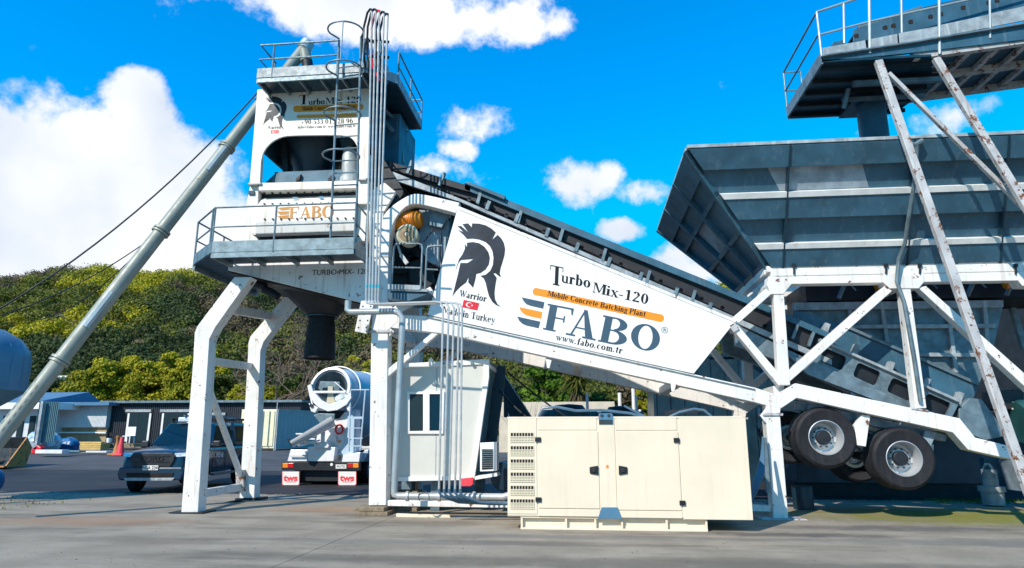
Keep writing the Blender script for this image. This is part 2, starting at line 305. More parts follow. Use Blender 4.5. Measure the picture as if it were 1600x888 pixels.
def glyph(c):
    s = S_; t = T_; X = X_
    D = {
     'F': (st(.08,0,1)+[rc(.08,1-t,.66,1),[(.60,1-t),(.66,1-t),(.66,.74),(.63,.74)],rc(.2,.50,.48,.55),rc(.455,.40,.49,.65)], .70),
     'A': ([dg(.10,0,.38,.98,.05),[(.52,0),(.52+s+.03,0),(.46,1),(.36,1)],rc(.2,.30,.56,.35),rc(0,0,.25,t),rc(.44,0,.80,t)], .80),
     'B': (st(.06,0,1,1,2)+[ring(.33,.755,.30,.245,s,t,-90,90),ring(.34,.265,.34,.265,s+.01,t,-90,90),rc(.2,.95,.34,1),rc(.2,.48,.34,.53),rc(.2,0,.35,t)], .72),
     'O': ([ring(.40,.5,.40,.52,s+.02,t,0,360,36)], .82),
     'C': ([ring(.40,.5,.40,.52,s+.02,t,40,322),rc(.66,.68,.70,1)], .76),
     'T': ([rc(.02,.95,.70,1),rc(.285,0,.285+s,1),rc(.18,0,.54,t),rc(.02,.74,.05,.97),rc(.67,.74,.70,.97)], .72),
     'M': (st(.72,0,1)+[rc(.08,0,.12,1),rc(0,0,.22,t),[(.06,1),(.24,1),(.50,.22),(.44,.06)],[(.44,.06),(.50,.10),(.76,1),(.70,1)],rc(0,.95,.12,1)], .95),
     'P': (st(.06,0,1)+[ring(.34,.73,.30,.27,s,t,-90,90),rc(.2,.95,.34,1),rc(.2,.46,.34,.51)], .66),
     'W': ([[(.02,1),(.20,1),(.38,.2),(.32,0)],dg(.32,0,.50,.9,.05),[(.38,1),(.56,1),(.72,.2),(.66,0)],dg(.66,0,.90,1,.05),rc(-.02,.95,.26,1),rc(.82,.95,1.02,1)], 1.0),
     'R': (st(.06,0,1)+[ring(.34,.74,.28,.26,s,t,-90,90),rc(.2,.95,.34,1),rc(.2,.48,.34,.53),[(.34,.5),(.48,.5),(.74,0),(.56,0)]], .76),
     'a': ([ring(.22,.17,.20,.19,s-.02,t,90,360),ring(.24,.48,.18,.18,s-.03,t,0,150),rc(.28,.0,.28+s-.02,.50),rc(.18,.33,.3,.38),rc(.4,0,.5,t)], .52),
     'b': ([rc(.06,0,.06+s-.01,1.02),rc(0,.97,.1,1.02),ring(.30,.33,.26,.35,s,t,-130,130)], .60),
     'c': ([ring(.27,.33,.26,.35,s,t,50,310)], .52),
     'd': ([rc(.36,0,.36+s-.01,1.02),rc(.28,.97,.4,1.02),ring(.26,.33,.25,.35,s,t,50,310),rc(.4,0,.58,t)], .60),
     'e': ([ring(.27,.33,.26,.35,s-.01,t,0,310),rc(.12,.33,.52,.38)], .55),
     'f': ([rc(.10,0,.10+s-.01,.8),rc(.02,0,.34,t),ring(.30,.80,.20,.23,s-.02,t,30,180),rc(0,.61,.38,.66)], .38),
     'g': ([ring(.26,.42,.22,.25,s-.03,t,0,360),ring(.27,-.12,.26,.17,s-.05,t,0,360),rc(.40,.58,.54,.64),rc(.08,.02,.4,.10)], .54),
     'h': ([rc(.06,0,.06+s-.01,1.02),rc(0,0,.27,t),rc(0,.97,.1,1.02),ring(.30,.44,.22,.23,s-.02,t+.02,0,140),rc(.37,0,.51,.46),rc(.32,0,.58,t)], .60),
     'i': (st(.06,0,X,1,1)+[ring(.135,.88,.095,.095,.095,.095,0,360,12)], .30),
     'k': ([rc(.06,0,.20,1.02),rc(0,0,.27,t),dg(.16,.30,.40,X,.05),[(.26,.38),(.36,.46),(.60,0),(.42,0)],rc(.3,.61,.54,.66)], .60),
     'l': ([rc(.06,0,.06+s-.01,1.02),rc(0,0,.27,t),rc(0,.97,.1,1.02)], .30),
     'm': (st(.06,0,X,1,1)+[ring(.28,.44,.20,.23,s-.02,t+.02,0,140),rc(.34,0,.48,.46),rc(.3,0,.53,t),ring(.56,.44,.20,.23,s-.02,t+.02,0,140),rc(.62,0,.76,.46),rc(.58,0,.82,t)], .86),
     'n': (st(.06,0,X,1,1)+[ring(.30,.44,.22,.23,s-.02,t+.02,0,140),rc(.38,0,.52,.46),rc(.33,0,.58,t)], .60),
     'o': ([ring(.28,.33,.27,.35,s,t,0,360)], .58),
     'r': (st(.06,0,X,1,1)+[ring(.30,.42,.18,.25,s-.04,t+.04,25,150),ring(.38,.55,.08,.08,.08,.08,0,360,10)], .46),
     's': ([ring(.22,.50,.18,.17,s-.04,t,30,270),ring(.22,.17,.20,.18,s-.04,t,-150,90)], .44),
     't': ([rc(.10,.12,.10+s-.02,.86),rc(0,.61,.34,.66),ring(.23,.14,.13,.15,s-.03,t,180,320)], .38),
     'u': ([rc(.06,.2,.20,X),rc(0,.61,.12,X),ring(.27,.21,.21,.22,s-.02,t+.02,180,320),rc(.38,0,.52,X),rc(.32,.61,.42,X),rc(.5,0,.58,t)], .60),
     'w': ([[(.02,X),(.17,X),(.30,.15),(.25,0)],dg(.25,0,.37,.58,.04),[(.28,X),(.43,X),(.56,.15),(.51,0)],dg(.51,0,.66,X,.05),rc(-.02,.61,.22,X),rc(.6,.61,.76,X)], .78),
     'x': ([[(.02,X),(.20,X),(.56,0),(.38,0)],dg(.05,0,.45,X,.05),rc(0,.61,.25,X),rc(.35,.61,.55,X),rc(0,0,.2,t),rc(.33,0,.58,t)], .58),
     'y': ([[(.02,X),(.18,X),(.34,.14),(.28,0)],dg(.16,-.3,.45,X,.05),rc(-.02,.61,.24,X),rc(.36,.61,.56,X),ring(.14,-.22,.08,.08,.08,.08,0,360,10)], .56),
     '0': ([ring(.27,.5,.26,.51,s-.01,t,0,360)], .58),
     '1': ([rc(.22,0,.22+s-.01,1),rc(.08,0,.5,t),[(.08,.86),(.24,1),(.24,.9),(.08,.8)]], .58),
     '2': ([ring(.26,.72,.24,.28,s,t,-15,165),[(.03,.08),(.12,.08),(.50,.66),(.36,.62)],rc(.03,0,.52,.14)], .58),
     '3': ([ring(.24,.75,.22,.25,s-.02,t,-90,150),ring(.24,.27,.26,.28,s-.01,t,-150,90),rc(.16,.48,.26,.54)], .56),
     '5': ([ring(.22,.32,.28,.33,s-.01,t,-140,110),rc(.10,.56,.15,1),rc(.10,.87,.48,1)], .56),
     '6': ([ring(.28,.33,.26,.34,s-.01,t,0,360),ring(.40,.45,.38,.56,s,t,100,190)], .58),
     '8': ([ring(.28,.74,.23,.26,s-.03,t,0,360),ring(.28,.26,.26,.28,s-.01,t,0,360)], .58),
     '9': ([ring(.26,.67,.25,.34,s-.01,t,0,360),ring(.12,.55,.39,.56,s,t,-80,10)], .58),
     '-': ([rc(.02,.27,.32,.36)], .36), '.': ([ring(.1,.08,.09,.09,.09,.09,0,360,12)], .26),
     '+': ([rc(.04,.30,.56,.37),rc(.265,.08,.335,.60)], .62), '@': ([ring(.42,.35,.4,.42,.06,.05,-60,240),ring(.42,.35,.18,.22,.09,.05,0,360)], .88),
     ' ': ([], .28)}
    return D[c]
def text(mb, s, bl, br, h_px, Y, up=None, track=0.0, k0=0):
    """serif text whose baseline runs from bl to br on the plane Y; up = top-left point of a capital"""
    a = P(*bl, Y); b = P(*br, Y); c = P(*up, Y) if up else P(bl[0], bl[1]-h_px, Y)
    if not up:
        t = (b-a).normalized(); v = Vector((-t.z, 0, t.x)); c = a+v*(P(bl[0], bl[1]-h_px, Y)-a).length
    wid = sum(glyph(ch)[1]+track for ch in s)-track; U = (b-a)/wid; V = c-a; x = 0
    for ch in s:
        g, w = glyph(ch)
        for k, poly in enumerate(g):
            pts = [a+U*(x+p[0])+V*p[1] for p in poly]
            mb.flat([(p.x, p.z) for p in pts], Y-.0006*(k+k0))
        x += w+track
    return mb
def sans(body, size, loc, rot, m, parent, name='lettering', bold=.0, sx=1.0):
    cu = bpy.data.curves.new(name, 'FONT'); cu.body = body; cu.size = size; cu.align_x = 'CENTER'; cu.align_y = 'CENTER'; cu.offset = bold
    tmp = bpy.data.objects.new('tmp', cu); C.objects.link(tmp); bpy.context.view_layer.update()
    me = bpy.data.meshes.new_from_object(tmp.evaluated_get(bpy.context.evaluated_depsgraph_get())); bpy.data.objects.remove(tmp)
    me.name = name; me.materials.clear(); me.materials.append(M[m]); o = bpy.data.objects.new(name, me); C.objects.link(o)
    o.parent = parent; off = LOC.get(parent.name, Vector((0,0,0))) if parent else Vector((0,0,0))
    o.location = Vector(loc)-off; o.rotation_euler = rot; o.scale = (sx, 1, 1); return o
FR = (math.pi/2, 0, 0)      # text facing -Y
def railing(name, pts, posts, h, parent, m='galv', r=.022, mid=True):
    mb = MB(); up = Vector((0,0,h)); pts = [Vector(p) for p in pts]
    mb.tube([p+up for p in pts], r)
    if mid: mb.tube([p+up*.55 for p in pts], r*.85)
    for p in posts: mb.tube([Vector(p)-Vector((0,0,.05)), Vector(p)+up], r)
    return mb.build(name, m, parent, smooth=True)
def emblem(mb, fx):
    A = [(235,95),(290,97),(340,110),(385,135),(418,165),(390,220),(432,183),(460,210),(480,245),(490,290),(485,340),(468,400),(455,440),(448,480),(458,510),(440,500),(415,480),(400,480),(425,515),(415,570),(408,630),(412,680),(430,715),(458,740),(420,725),(390,700),(365,655),(350,600),(340,555),(325,520),(298,500),(340,490),(375,460),(395,415),(400,360),(392,310),(372,270),(340,240),(290,220),(240,213),(195,215),(165,180),(125,145),(168,160),(120,115),(150,115),(202,160),(160,100),(205,95),(232,125)]
    B = [(195,245),(240,238),(290,248),(330,275),(360,315),(372,360),(365,410),(340,450),(300,478),(268,485),(260,530),(243,592),(205,550),(208,510),(190,550),(150,580),(110,620),(82,660),(100,590),(125,490),(145,400),(200,400),(245,370),(150,378),(130,400),(103,472),(115,430),(135,370),(160,335),(180,290),(178,250),(195,278)]
    for pl in (A, B):
        q = [fx(*p) for p in pl]; mb.flat([(p.x, p.z) for p in q], q[0].y)
# ================================================================ THE GROUND
def sheet(name, x0, x1, ys, dz, m):
    mb = MB()
    for a, b in zip(ys, ys[1:]): mb.add([(x0,a,gz(a)+dz),(x1,a,gz(a)+dz),(x1,b,gz(b)+dz),(x0,b,gz(b)+dz)], [(0,1,2,3)])
    return mb.build(name, m, kind='structure')
def groundmat(name, cols, scale, rough=.85, patch=None, bump=.5, stains=None):
    m = bpy.data.materials.new(name); m.use_nodes = True; t = m.node_tree; l = t.links; b = t.nodes['Principled BSDF']; b.inputs['Roughness'].default_value = rough
    tcn = N(t, 'ShaderNodeTexCoord')
    def nz(s, d=8, rg=.6, sc3=(1,1,1)):
        mp = N(t, 'ShaderNodeMapping'); mp.inputs['Scale'].default_value = sc3; l.new(tcn.outputs['Object'], mp.inputs[0])
        n = N(t, 'ShaderNodeTexNoise'); n.inputs['Scale'].default_value = s; n.inputs['Detail'].default_value = d; n.inputs['Roughness'].default_value = rg; l.new(mp.outputs[0], n.inputs['Vector']); return n.outputs[0]
    def rng(v, a, b_, c=0, d=1):
        n = N(t, 'ShaderNodeMapRange'); l.new(v, n.inputs[0])
        for i, x in enumerate((a, b_, c, d)): n.inputs[i+1].default_value = x
        return n.outputs[0]
    def mix(f, a, b_):
        n = N(t, 'ShaderNodeMix', data_type='RGBA'); l.new(f, n.inputs[0])
        for i, x in ((6, a), (7, b_)):
            if isinstance(x, tuple): n.inputs[i].default_value = (*x, 1)
            else: l.new(x, n.inputs[i])
        return n.outputs[2]
    c = mix(rng(nz(scale), .38, .62), cols[0], cols[1])
    c = mix(rng(nz(28, 3), .55, .75, 0, .5), c, cols[2]); c = mix(rng(nz(90, 4, .8), .58, .66, 0, .55), c, tuple(x*.45 for x in cols[0])); c = mix(rng(nz(6, 8, .75, (1,1.5,1)), .56, .70, 0, .4), c, tuple(x*.6 for x in cols[0]))
    c = mix(rng(nz(.9, 9, .65, (.35,1.6,1)), .50, .66, 0, .75), c, tuple(x*.5 for x in cols[0]))
    for (x, y, rx, ry, col, k) in (stains or []):
        sp = N(t, 'ShaderNodeSeparateXYZ'); l.new(tcn.outputs['Object'], sp.inputs[0])
        def mm(op, a, b_):
            n = N(t, 'ShaderNodeMath', operation=op)
            for i, v in enumerate((a, b_)):
                if isinstance(v, (int, float)): n.inputs[i].default_value = v
                else: l.new(v, n.inputs[i])
            return n.outputs[0]
        dx = mm('MULTIPLY', mm('SUBTRACT', sp.outputs[0], x), 1/rx); dy = mm('MULTIPLY', mm('SUBTRACT', sp.outputs[1], y), 1/ry)
        d = mm('ADD', mm('MULTIPLY', dx, dx), mm('MULTIPLY', dy, dy)); d = mm('ADD', d, mm('MULTIPLY', nz(2.2), 1.6))
        c = mix(rng(d, .9, 1.7, k, 0), c, col)
    l.new(c, b.inputs['Base Color'])
    bn = N(t, 'ShaderNodeBump'); bn.inputs['Strength'].default_value = bump; bn.inputs['Distance'].default_value = .02; l.new(nz(45, 6, .7), bn.inputs['Height']); l.new(bn.outputs[0], b.inputs['Normal'])
    return m
gs = (-9.3, 15.2)
M['concrete'] = groundmat('yard_concrete', [(.25,.21,.158), (.335,.284,.218), (.44,.385,.31)], .8,
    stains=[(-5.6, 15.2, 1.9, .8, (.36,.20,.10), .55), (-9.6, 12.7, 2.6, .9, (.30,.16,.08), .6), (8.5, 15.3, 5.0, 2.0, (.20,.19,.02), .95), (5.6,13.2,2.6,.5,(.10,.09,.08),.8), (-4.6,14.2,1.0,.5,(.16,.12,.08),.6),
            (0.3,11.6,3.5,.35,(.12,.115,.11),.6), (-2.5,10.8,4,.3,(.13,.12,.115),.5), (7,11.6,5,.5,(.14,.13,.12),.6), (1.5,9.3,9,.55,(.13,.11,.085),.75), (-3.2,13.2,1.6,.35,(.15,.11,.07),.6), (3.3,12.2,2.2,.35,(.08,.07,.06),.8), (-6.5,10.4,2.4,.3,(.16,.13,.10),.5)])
M['asphalt'] = groundmat('asphalt', [(.060,.059,.062), (.085,.083,.085), (.13,.13,.13)], .5, .8)
M['asphaltshade'] = groundmat('asphalt_shaded', [(.016,.016,.020), (.028,.028,.032), (.055,.055,.058)], .6, .75)
M['gravel'] = groundmat('gravel', [(.15,.145,.12), (.25,.24,.21), (.42,.42,.40)], 3, .9, bump=1)
M['earth'] = groundmat('earth', [(.10,.10,.05), (.16,.15,.08), (.2,.18,.1)], .2, .95)
sheet('ground', -900, 900, [-60, 24, 34, 48, 80, 95, 1500], -.03, 'earth')
sheet('yard_road', -70, 30, [19.6, 24, 34, 48], -.012, 'asphalt')
sheet('road_shade', -40, 22, [19.2, 24, 27.5], 0.0, 'asphaltshade')  # shadow band across the road, put into a darker asphalt colour
cm = MB()                                    # apron laid in bays with open joints
for i in range(-5, 4):
    x0 = -3.9+i*8.1
    for (a, b) in ((-6, 3.4), (3.4, 9.05), (9.05, 12.15), (12.15, 18.9)):
        dz = .006+.0012*((i*7+int(a))%3); x1 = x0+8.094
        if b > 18 and i <= -2:      # ragged far corner on the left
            if i < -2 and False: continue
            yb = {-2: (18.2, 18.9), -3: (17.0, 18.2)}.get(i, (15.6, 17.0) if i == -4 else (15, 15.6)); cm.prism_ax([(x0,a+.004),(x1,a+.004),(x1,yb[1]),(x0,yb[0])], -.15, dz, 2)
        else: cm.box((x0, a+.004, -.15), (x1, b-.004, dz))
cm.build('concrete_apron', 'concrete', kind='structure')
gv = MB(); gv.prism_ax([(-40, 14.0), (-12.3, 17.6), (-9, 18.3), (-9.0, 19.1), (-40, 19.3)], -.1, .0045, 2); gv.build('gravel_verge', 'gravel', kind='structure')

# ================================================================ CHASSIS
YF = 14.4; YR = 17.4
ch = thing('plant_chassis', 'white steel plant chassis with big lettered side panel, truss and lifted wheels', 'machine frame', (-1.0, YF, 0))
def fr(name, px, d=.26, m='white', y=YF, bev=.012, rear=True):
    """a traced frame member and, unless told otherwise, its twin in the rear side frame"""
    o = MB().pp(px, y, y+d).build(name, m, ch, bevel=bev)
    if rear:
        r = o.copy(); C.objects.link(r); r.location = (0, YR-YF, 0)
    return o
# lower chord, panel
fr('chord', [(600,491),(672,494),(1180,606),(1214,617),(1214,638),(1180,629),(690,521),(600,511)], .30)
fr('chord', [(1214,617),(1243,599),(1500,654),(1524,684),(1581,698),(1580,718),(1513,703),(1489,676),(1245,622),(1221,638),(1214,638)], .30)
MB().pp([(716,322),(1151,500),(1084,584),(668,492)], YF-.03, YF+.05).build('side_panel', 'whiteclean', ch, bevel=.006)
MB().pp([(716,322),(1151,500),(1149,504),(716,327)], YF-.045, YF-.03).build('panel_trim', 'white', ch)
q_ = [P(*a, YF) for a in [(716,322),(1151,500),(1084,584),(668,492)]]; MB().prism([(p.x,p.z) for p in q_], YR+.26, YR+.31).build('side_panel', 'white', ch)
jm = MB(); jm.pp([(668,495),(1180,608),(1180,609.2),(668,496.2)], YF-.033, YF-.001); jm.build('panel_joint', 'galv', ch)
# gantry arch
fr('gantry_arch', soften(soften([(593,400),(595,352),(602,329),(640,303),(660,303),(718,317),(712,333),(655,318),(636,320),(619,338),(609,362),(607,400)], 6, 12), 0, 6), .30)
fr('post', [(593,402),(607,402),(605,468),(621,492),(621,503),(606,516),(580,516),(583,470)], .32, y=YF-.008)
fr('flange', [(574,516),(612,516),(612,520),(574,520)], .36, 'whiterusty', YF-.03)
fr('post', [(580,520),(606,520),(603,790),(576,790)], .34)
fr('flange', [(590,398),(610,398),(610,402),(590,402)], .34, 'whiterusty', YF-.02)
fr('hanger_plate', [(564,470),(585,470),(573,522),(554,518)], .04, 'white', YF-.12, rear=False)
hm = MB()
for k in range(4):
    for e in (0, 1):
        c = P(567-2.3*k+12*e, 479+11*k, YF-.122); hm.lathe([(0,0),(.018,0),(.018,.004),(0,.004)], c, (0,-1,0), 8)
hm.each('bolt', 'dark', ch)
fr('brace', [(679,517),(690,517),(605,590),(602,580)], .14, y=YF+.03)
fr('brace', [(602,487),(672,448),(678,457),(612,495)], .16, y=YF+.02, rear=False)
fr('bracket', [(608,512),(616,518),(608,526)], .05, rear=False)
# hanging lugs under the chord
for x, y in ((857,568), (1052,605)): fr('lug', [(x-4,y-7),(x+5,y-5),(x+1.5,y+8),(x-2.5,y+7)], .04, rear=False)
# right truss
fr('top_beam', [(1205,420),(1700,409),(1700,422),(1205,432)], .30)
fr('top_beam', [(1212,432.4),(1700,422.4),(1700,437),(1236,444)], .26)
fr('gusset', [(1201,432),(1212,432),(1238,443),(1224,460),(1205,460),(1199,446)], .34, y=YF-.02)
fr('gusset', [(1382,428),(1444,427),(1444,441),(1436,451),(1390,451),(1382,443)], .34, y=YF-.02)
fr('gusset', [(1590,424),(1640,424),(1640,437),(1634,447),(1598,447),(1590,437)], .34, y=YF-.02)
fr('strut', [(1209,460),(1225,460),(1235,602),(1217,602)], .24)
fr('diagonal', [(1226,585),(1384,446),(1394,455),(1229,601)], .22, y=YF+.01)
fr('strut', [(1408,451),(1423,451),(1448,638),(1431,638)], .24)
fr('strut_base', [(1424,636),(1451,641),(1451,644),(1424,640)], .30, 'whiterusty', YF-.02)
fr('diagonal', [(1435,450),(1447,447),(1640,618),(1640,640)], .22, y=YF+.01)
fr('diagonal', [(1197,451),(1206,459),(1150,509),(1141,500)], .22, y=YF+.01)
fr('diagonal', [(1143,512),(1153,508),(1222,589),(1218,604)], .22, y=YF+.01)
fr('pivot_plate', [(1139,509),(1148,503),(1156,514),(1147,520)], .30, 'whiterusty', YF-.03)
fr('flange', [(1192,646),(1224,646),(1224,650),(1192,650)], .38, 'whiterusty', YF-.03)
fr('post', [(1197,617),(1220,638),(1219,646),(1197,646)], .30, y=YF+.004)
fr('post', [(1197,650),(1219,650),(1232,811),(1209,811)], .34)
fr('gusset', [(1188,650),(1197,638),(1197,662)], .06, rear=False)
fr('base_plate', [(1186,809),(1262,812),(1262,816),(1186,815)], .5, 'whiterusty', YF-.1)
# cross members between the two side frames
cb = MB()
for (px, py, w) in ((1215,440,.22), (1414,440,.2), (1224,610,.22), (690,508,.2), (593,505,.2), (900,560,.18), (1480,665,.2), (1060,597,.18)):
    c = P(px, py, YF); cb.box((c.x-w/2, YF+.30, c.z-w/2), (c.x+w/2, YR, c.z+w/2))
cb.each('cross_member', 'white', ch, bevel=.01)
# small fittings on the top beam
for px in (1241, 1385, 1438, 1588):
    fr('clamp', [(px-3,412),(px+3,412),(px+3,417),(px+1,417),(px+1,428),(px-1,428),(px-1,417),(px-3,417)], .04, 'dark', YF-.05, 0, False)
# sills between tower post and right post
MB().pp([(603,782),(803,786),(803,794),(603,791)], 14.45, 14.7).build('sill_beam', 'white', ch, bevel=.01)
MB().pp([(1168,789),(1212,791),(1212,800),(1168,799)], 14.5, 14.7).build('sill_beam', 'white', ch, bevel=.01)
# suspension
fr('hanger', [(1268,612),(1292,622),(1284,650),(1262,640)], .2, 'slatebright', YF+.3, .01, False)
fr('hanger', [(1347,648),(1360,650),(1353,698),(1340,696),(1335,665)], .12, 'white', YF+.1, .008, False)
fr('hanger', [(1340,636),(1358,640),(1352,668),(1338,664)], .3, 'slatebright', YF+.25, .01, False)
fr('hanger', [(1446,672),(1464,676),(1454,700),(1438,696)], .3, 'slatebright', YF+.25, .01, False)
fr('spring_beam', [(1245,628),(1480,680),(1478,690),(1244,640)], .2, 'slatebright', YF+.45, .01, True)
def wheel_proto():
    root = bpy.data.objects.new('wheel', None); C.objects.link(root)
    r = .61
    MB().lathe([(.345,-.27),(.54,-.30),(.59,-.26),(r,-.20),(r,.20),(.59,.26),(.54,.30),(.40,.27),(.34,.15),(.34,-.15),(.345,-.27)], (0,0,0), (0,1,0), 56).build('tyre', 'black', root, smooth=30, local=True)
    gr = MB()
    for k in (-.12, -.04, .04, .12): gr.lathe([(r+.001,k-.006),(r+.006,k-.004),(r+.006,k+.004),(r+.001,k+.006)], (0,0,0), (0,1,0), 40)
    gr.each('tread_rib', 'dark', root, smooth=True, local=True)
    rim = MB().lathe([(.385,-.285),(.37,-.29),(.345,-.20),(.325,-.12),(.32,.04),(.245,.05),(.235,-.03),(.20,-.07),(.155,-.07),(.15,-.02),(0,-.02)], (0,0,0), (0,1,0), 48).scalexz(.90).build('rim', 'chrome', root, smooth=35, local=True)
    hb = MB().lathe([(.15,-.02),(.145,-.13),(.125,-.15),(0,-.16)], (0,0,0), (0,1,0), 28).build('hub', 'dark', root, smooth=35, local=True)
    nb = MB()
    for k in range(10):
        a = 2*math.pi*k/10; nb.lathe([(.017,-.065),(.017,-.10),(0,-.105)], (.19*math.cos(a),0,.19*math.sin(a)), (0,1,0), 8)
    nb.each('wheel_nut', 'dark', root, smooth=True, local=True)
    return root
wp = wheel_proto(); first = True
def setw(root, loc, parent):
    root.location = Vector(loc)-LOC[parent.name]; root.parent = parent
setw(wp, P(1291,684,YF+.1)+Vector((0,.28,0)), ch)
def dupw(loc):
    r = wp.copy(); C.objects.link(r); r.location = Vector(loc)-LOC[ch.name]
    for c_ in wp.children: d_ = c_.copy(); C.objects.link(d_); d_.parent = r
    return r
w2 = P(1413,717,YF+.1)+Vector((0,.28,0)); dupw(w2)
w1 = P(1291,684,YF+.1)+Vector((0,.28,0)); dupw(w1+Vector((0,2.3,0))).rotation_euler = (0,0,math.pi); dupw(w2+Vector((0,2.3,0))).rotation_euler = (0,0,math.pi)
ax = MB()
for w in (w1, w2): ax.tube([w+Vector((0,.1,0)), w+Vector((0,2.2,0))], .09, 12)
ax.each('axle', 'dark', ch, smooth=True)
# lettering on the side panel
YL = YF-.0325
zt = lambda x, y: (800+x/5.223, 400+y/5.223)
lb = MB(); emblem(lb, lambda x, y: P(690+x/4.933, 330+y/4.933, YL-.001)); lb.build('emblem', 'helm', ch)
lb = MB()
text(lb, 'T', zt(303,228), zt(415,252), 0, YL-.002, up=zt(310,72))
text(lb, 'urbo', zt(398,214), zt(640,262), 0, YL-.003, up=zt(406,128), track=.02)
text(lb, 'Mix-120', zt(655,268+28), zt(1112,398), 0, YL-.002, up=zt(668,215), track=.02)
text(lb, 'Warrior', (717,463), (759.5,472), 0, YL-.002, up=(719,453), track=.02)
text(lb, 'Made in Turkey', (691.5,489), (773,505.5), 0, YL-.002, up=(693,478.5), track=.02)
text(lb, 'www.fabo.com.tr', zt(352,686), zt(897,800), 0, YL-.002, up=zt(365,634), track=.03)
lb.build('lettering', 'ink', ch)
ob = MB()
ob.flat([(lambda p:(p.x,p.z))(P(*zt(*q), YL)) for q in [(200+32*math.cos(a)+0, 292-32*math.sin(a)) for a in [R(90+10+k*15) for k in range(13)]]+[(1210+32*math.cos(a), 508-32*math.sin(a)) for a in [R(-90+k*15) for k in range(13)]]], YL)
ob.flat([(lambda p:(p.x,p.z))(P(*zt(*q), YL)) for q in [(60,418),(248,458),(238,515),(140,492),(110,483),(90,470),(70,448)]], YL)
ob.build('lettering', 'orangeink', ch)
lb = MB(); text(lb, 'Mobile Concrete Batching Plant', zt(288,325), zt(1087,497), 0, YL-.004, up=zt(298,282), track=.03); lb.build('lettering', 'ink', ch)
lb = MB()
for pl in ([(78,338),(265,378),(255,432),(150,408),(120,396),(98,375)], [(42,495),(232,537),(218,592),(120,570),(85,555),(60,532)]):
    lb.flat([(lambda p:(p.x,p.z))(P(*zt(*q), YL)) for q in pl], YL)
text(lb, 'F', zt(245,598), zt(480-0,645), 0, YL-.002, up=zt(285,388))
text(lb, 'A', zt(438,642), zt(680,692), 0, YL-.002, up=zt(480,418))
text(lb, 'B', zt(700,697), zt(938,745), 0, YL-.002, up=zt(745,483))
text(lb, 'O', zt(958,742), zt(1200,793), 0, YL-.002, up=zt(985,538))
c = P(*zt(1246,606), YL); rr = .07
lb.flat([(c.x+x, c.z+z) for x, z in ring(0,0,rr,rr,.012,.012,0,360,24)], YL)
text(lb, 'R', zt(1232,614), zt(1260,621), 0, YL-.002, up=zt(1236,590))
lb.build('lettering', 'slateink', ch)
def flag(parent, q, Y):
    MB().flat([(lambda p:(p.x,p.z))(P(*a, Y)) for a in q], Y).build('flag', 'red', parent)
    a, b, c_ = P(*q[3], Y), P(*q[2], Y), P(*q[0], Y); U = b-a; V = c_-a
    mb = MB(); F_ = lambda x, y: (lambda p:(p.x,p.z))(a+U*x+V*y)
    # crescent
    o1 = [F_(.40+.20*math.cos(R(t)), .5+.32*math.sin(R(t))) for t in range(40, 321, 14)]; o2 = [F_(.445+.16*math.cos(R(t)), .5+.25*math.sin(R(t))) for t in range(320, 39, -14)]
    mb.flat(o1+o2, Y-.001); mb.flat([F_(.60+(.085 if k%2==0 else .035)*math.cos(R(180+36*k)), .5+(.14 if k%2==0 else .055)*math.sin(R(180+36*k))) for k in range(10)], Y-.001)
    mb.build('emblem', 'trimwhite', parent)
flag(ch, [(724.5,468.5),(749,474),(746,485.5),(722,480.5)], YL)

# ================================================================ CONVEYOR (inclined, behind the panel)
CY = 15.0; CW = 1.5
cv = thing('inclined_conveyor', 'long galvanised belt conveyor rising behind the lettered white panel to the mixer', 'conveyor', (2, CY, 0))
def cp(name, px, y0=CY, d=.1, m='galv', twin=True, bev=.005):
    o = MB().pp(px, y0, y0+d).build(name, m, cv, bevel=bev)
    if twin: r = o.copy(); C.objects.link(r); r.location = (0, 2*(CY-y0)+CW-d, 0)
    return o
cp('side_channel', [(598,262),(720,311),(1155,498),(1300,562),(1300,571),(1155,507),(720,316),(598,276)], m='galvlight')
cp('side_channel', [(1145,500),(1160,512),(1305,582),(1430,640),(1425,646),(1395,638),(1290,590),(1150,540)], d=.14, m='galv')
cp('top_flange', [(726,285),(1176,467),(1300,522),(1300,531),(1176,478),(726,296)], m='slate')
cp('top_flange', [(600,250),(722,287),(735,290),(735,300),(722,297),(600,262)], d=.05, m='dark')
cp('inner_skirt', [(600,258),(735,292),(1176,470),(1300,525),(1300,565),(1176,505),(735,312),(600,268)], y0=CY+.12, d=.03, m='belt', bev=0)
# rear skirt plate rising above, seen past the truss
cp('skirt_plate', [(1240,484),(1312,506),(1530,602),(1512,642),(1405,588),(1300,536),(1240,510)], y0=CY+.30, d=.04, m='slate', twin=False)
cp('skirt_rim', [(1312,503),(1530,598),(1530,603),(1312,508)], y0=CY+.24, d=.08, m='galv', twin=False)
rb = MB()
for i in range(18):
    t = (i+.5)/18; x = 740+(1290-740)*t; yb = 308+(560-308)*t+ -6; 
for (zx, zy, hh) in ((290,20,62),(455,100,52),(625,175,52),(800,255,52),(980,345,50),(1165,425,50)):
    x = 640+zx/2.611; y = 300+zy/2.611; rb.pp([(x-2,y-10),(x+2.5,y-8.5),(x-3,y+11),(x-7.5,y+9.5)], CY-.01, CY+.08)
for (x, y) in ((1243,520),(1268,500+32)): rb.pp([(x+2,y-14),(x+6,y-12),(x-2,y+10),(x-6,y+8)], CY-.01, CY+.08)
rb.each('upright', 'galv', cv)
ib = MB()
for (zx, zy) in ((322,50),(440,103),(565,160),(686,220),(816,280),(945,340),(1090,405),(1228,465)):
    x = 640+zx/2.611; y = 300+zy/2.611; ib.pp([(x-1,y-6),(x+4,y-4),(x-1,y+9),(x-6,y+7)], CY-.03, CY+.10)
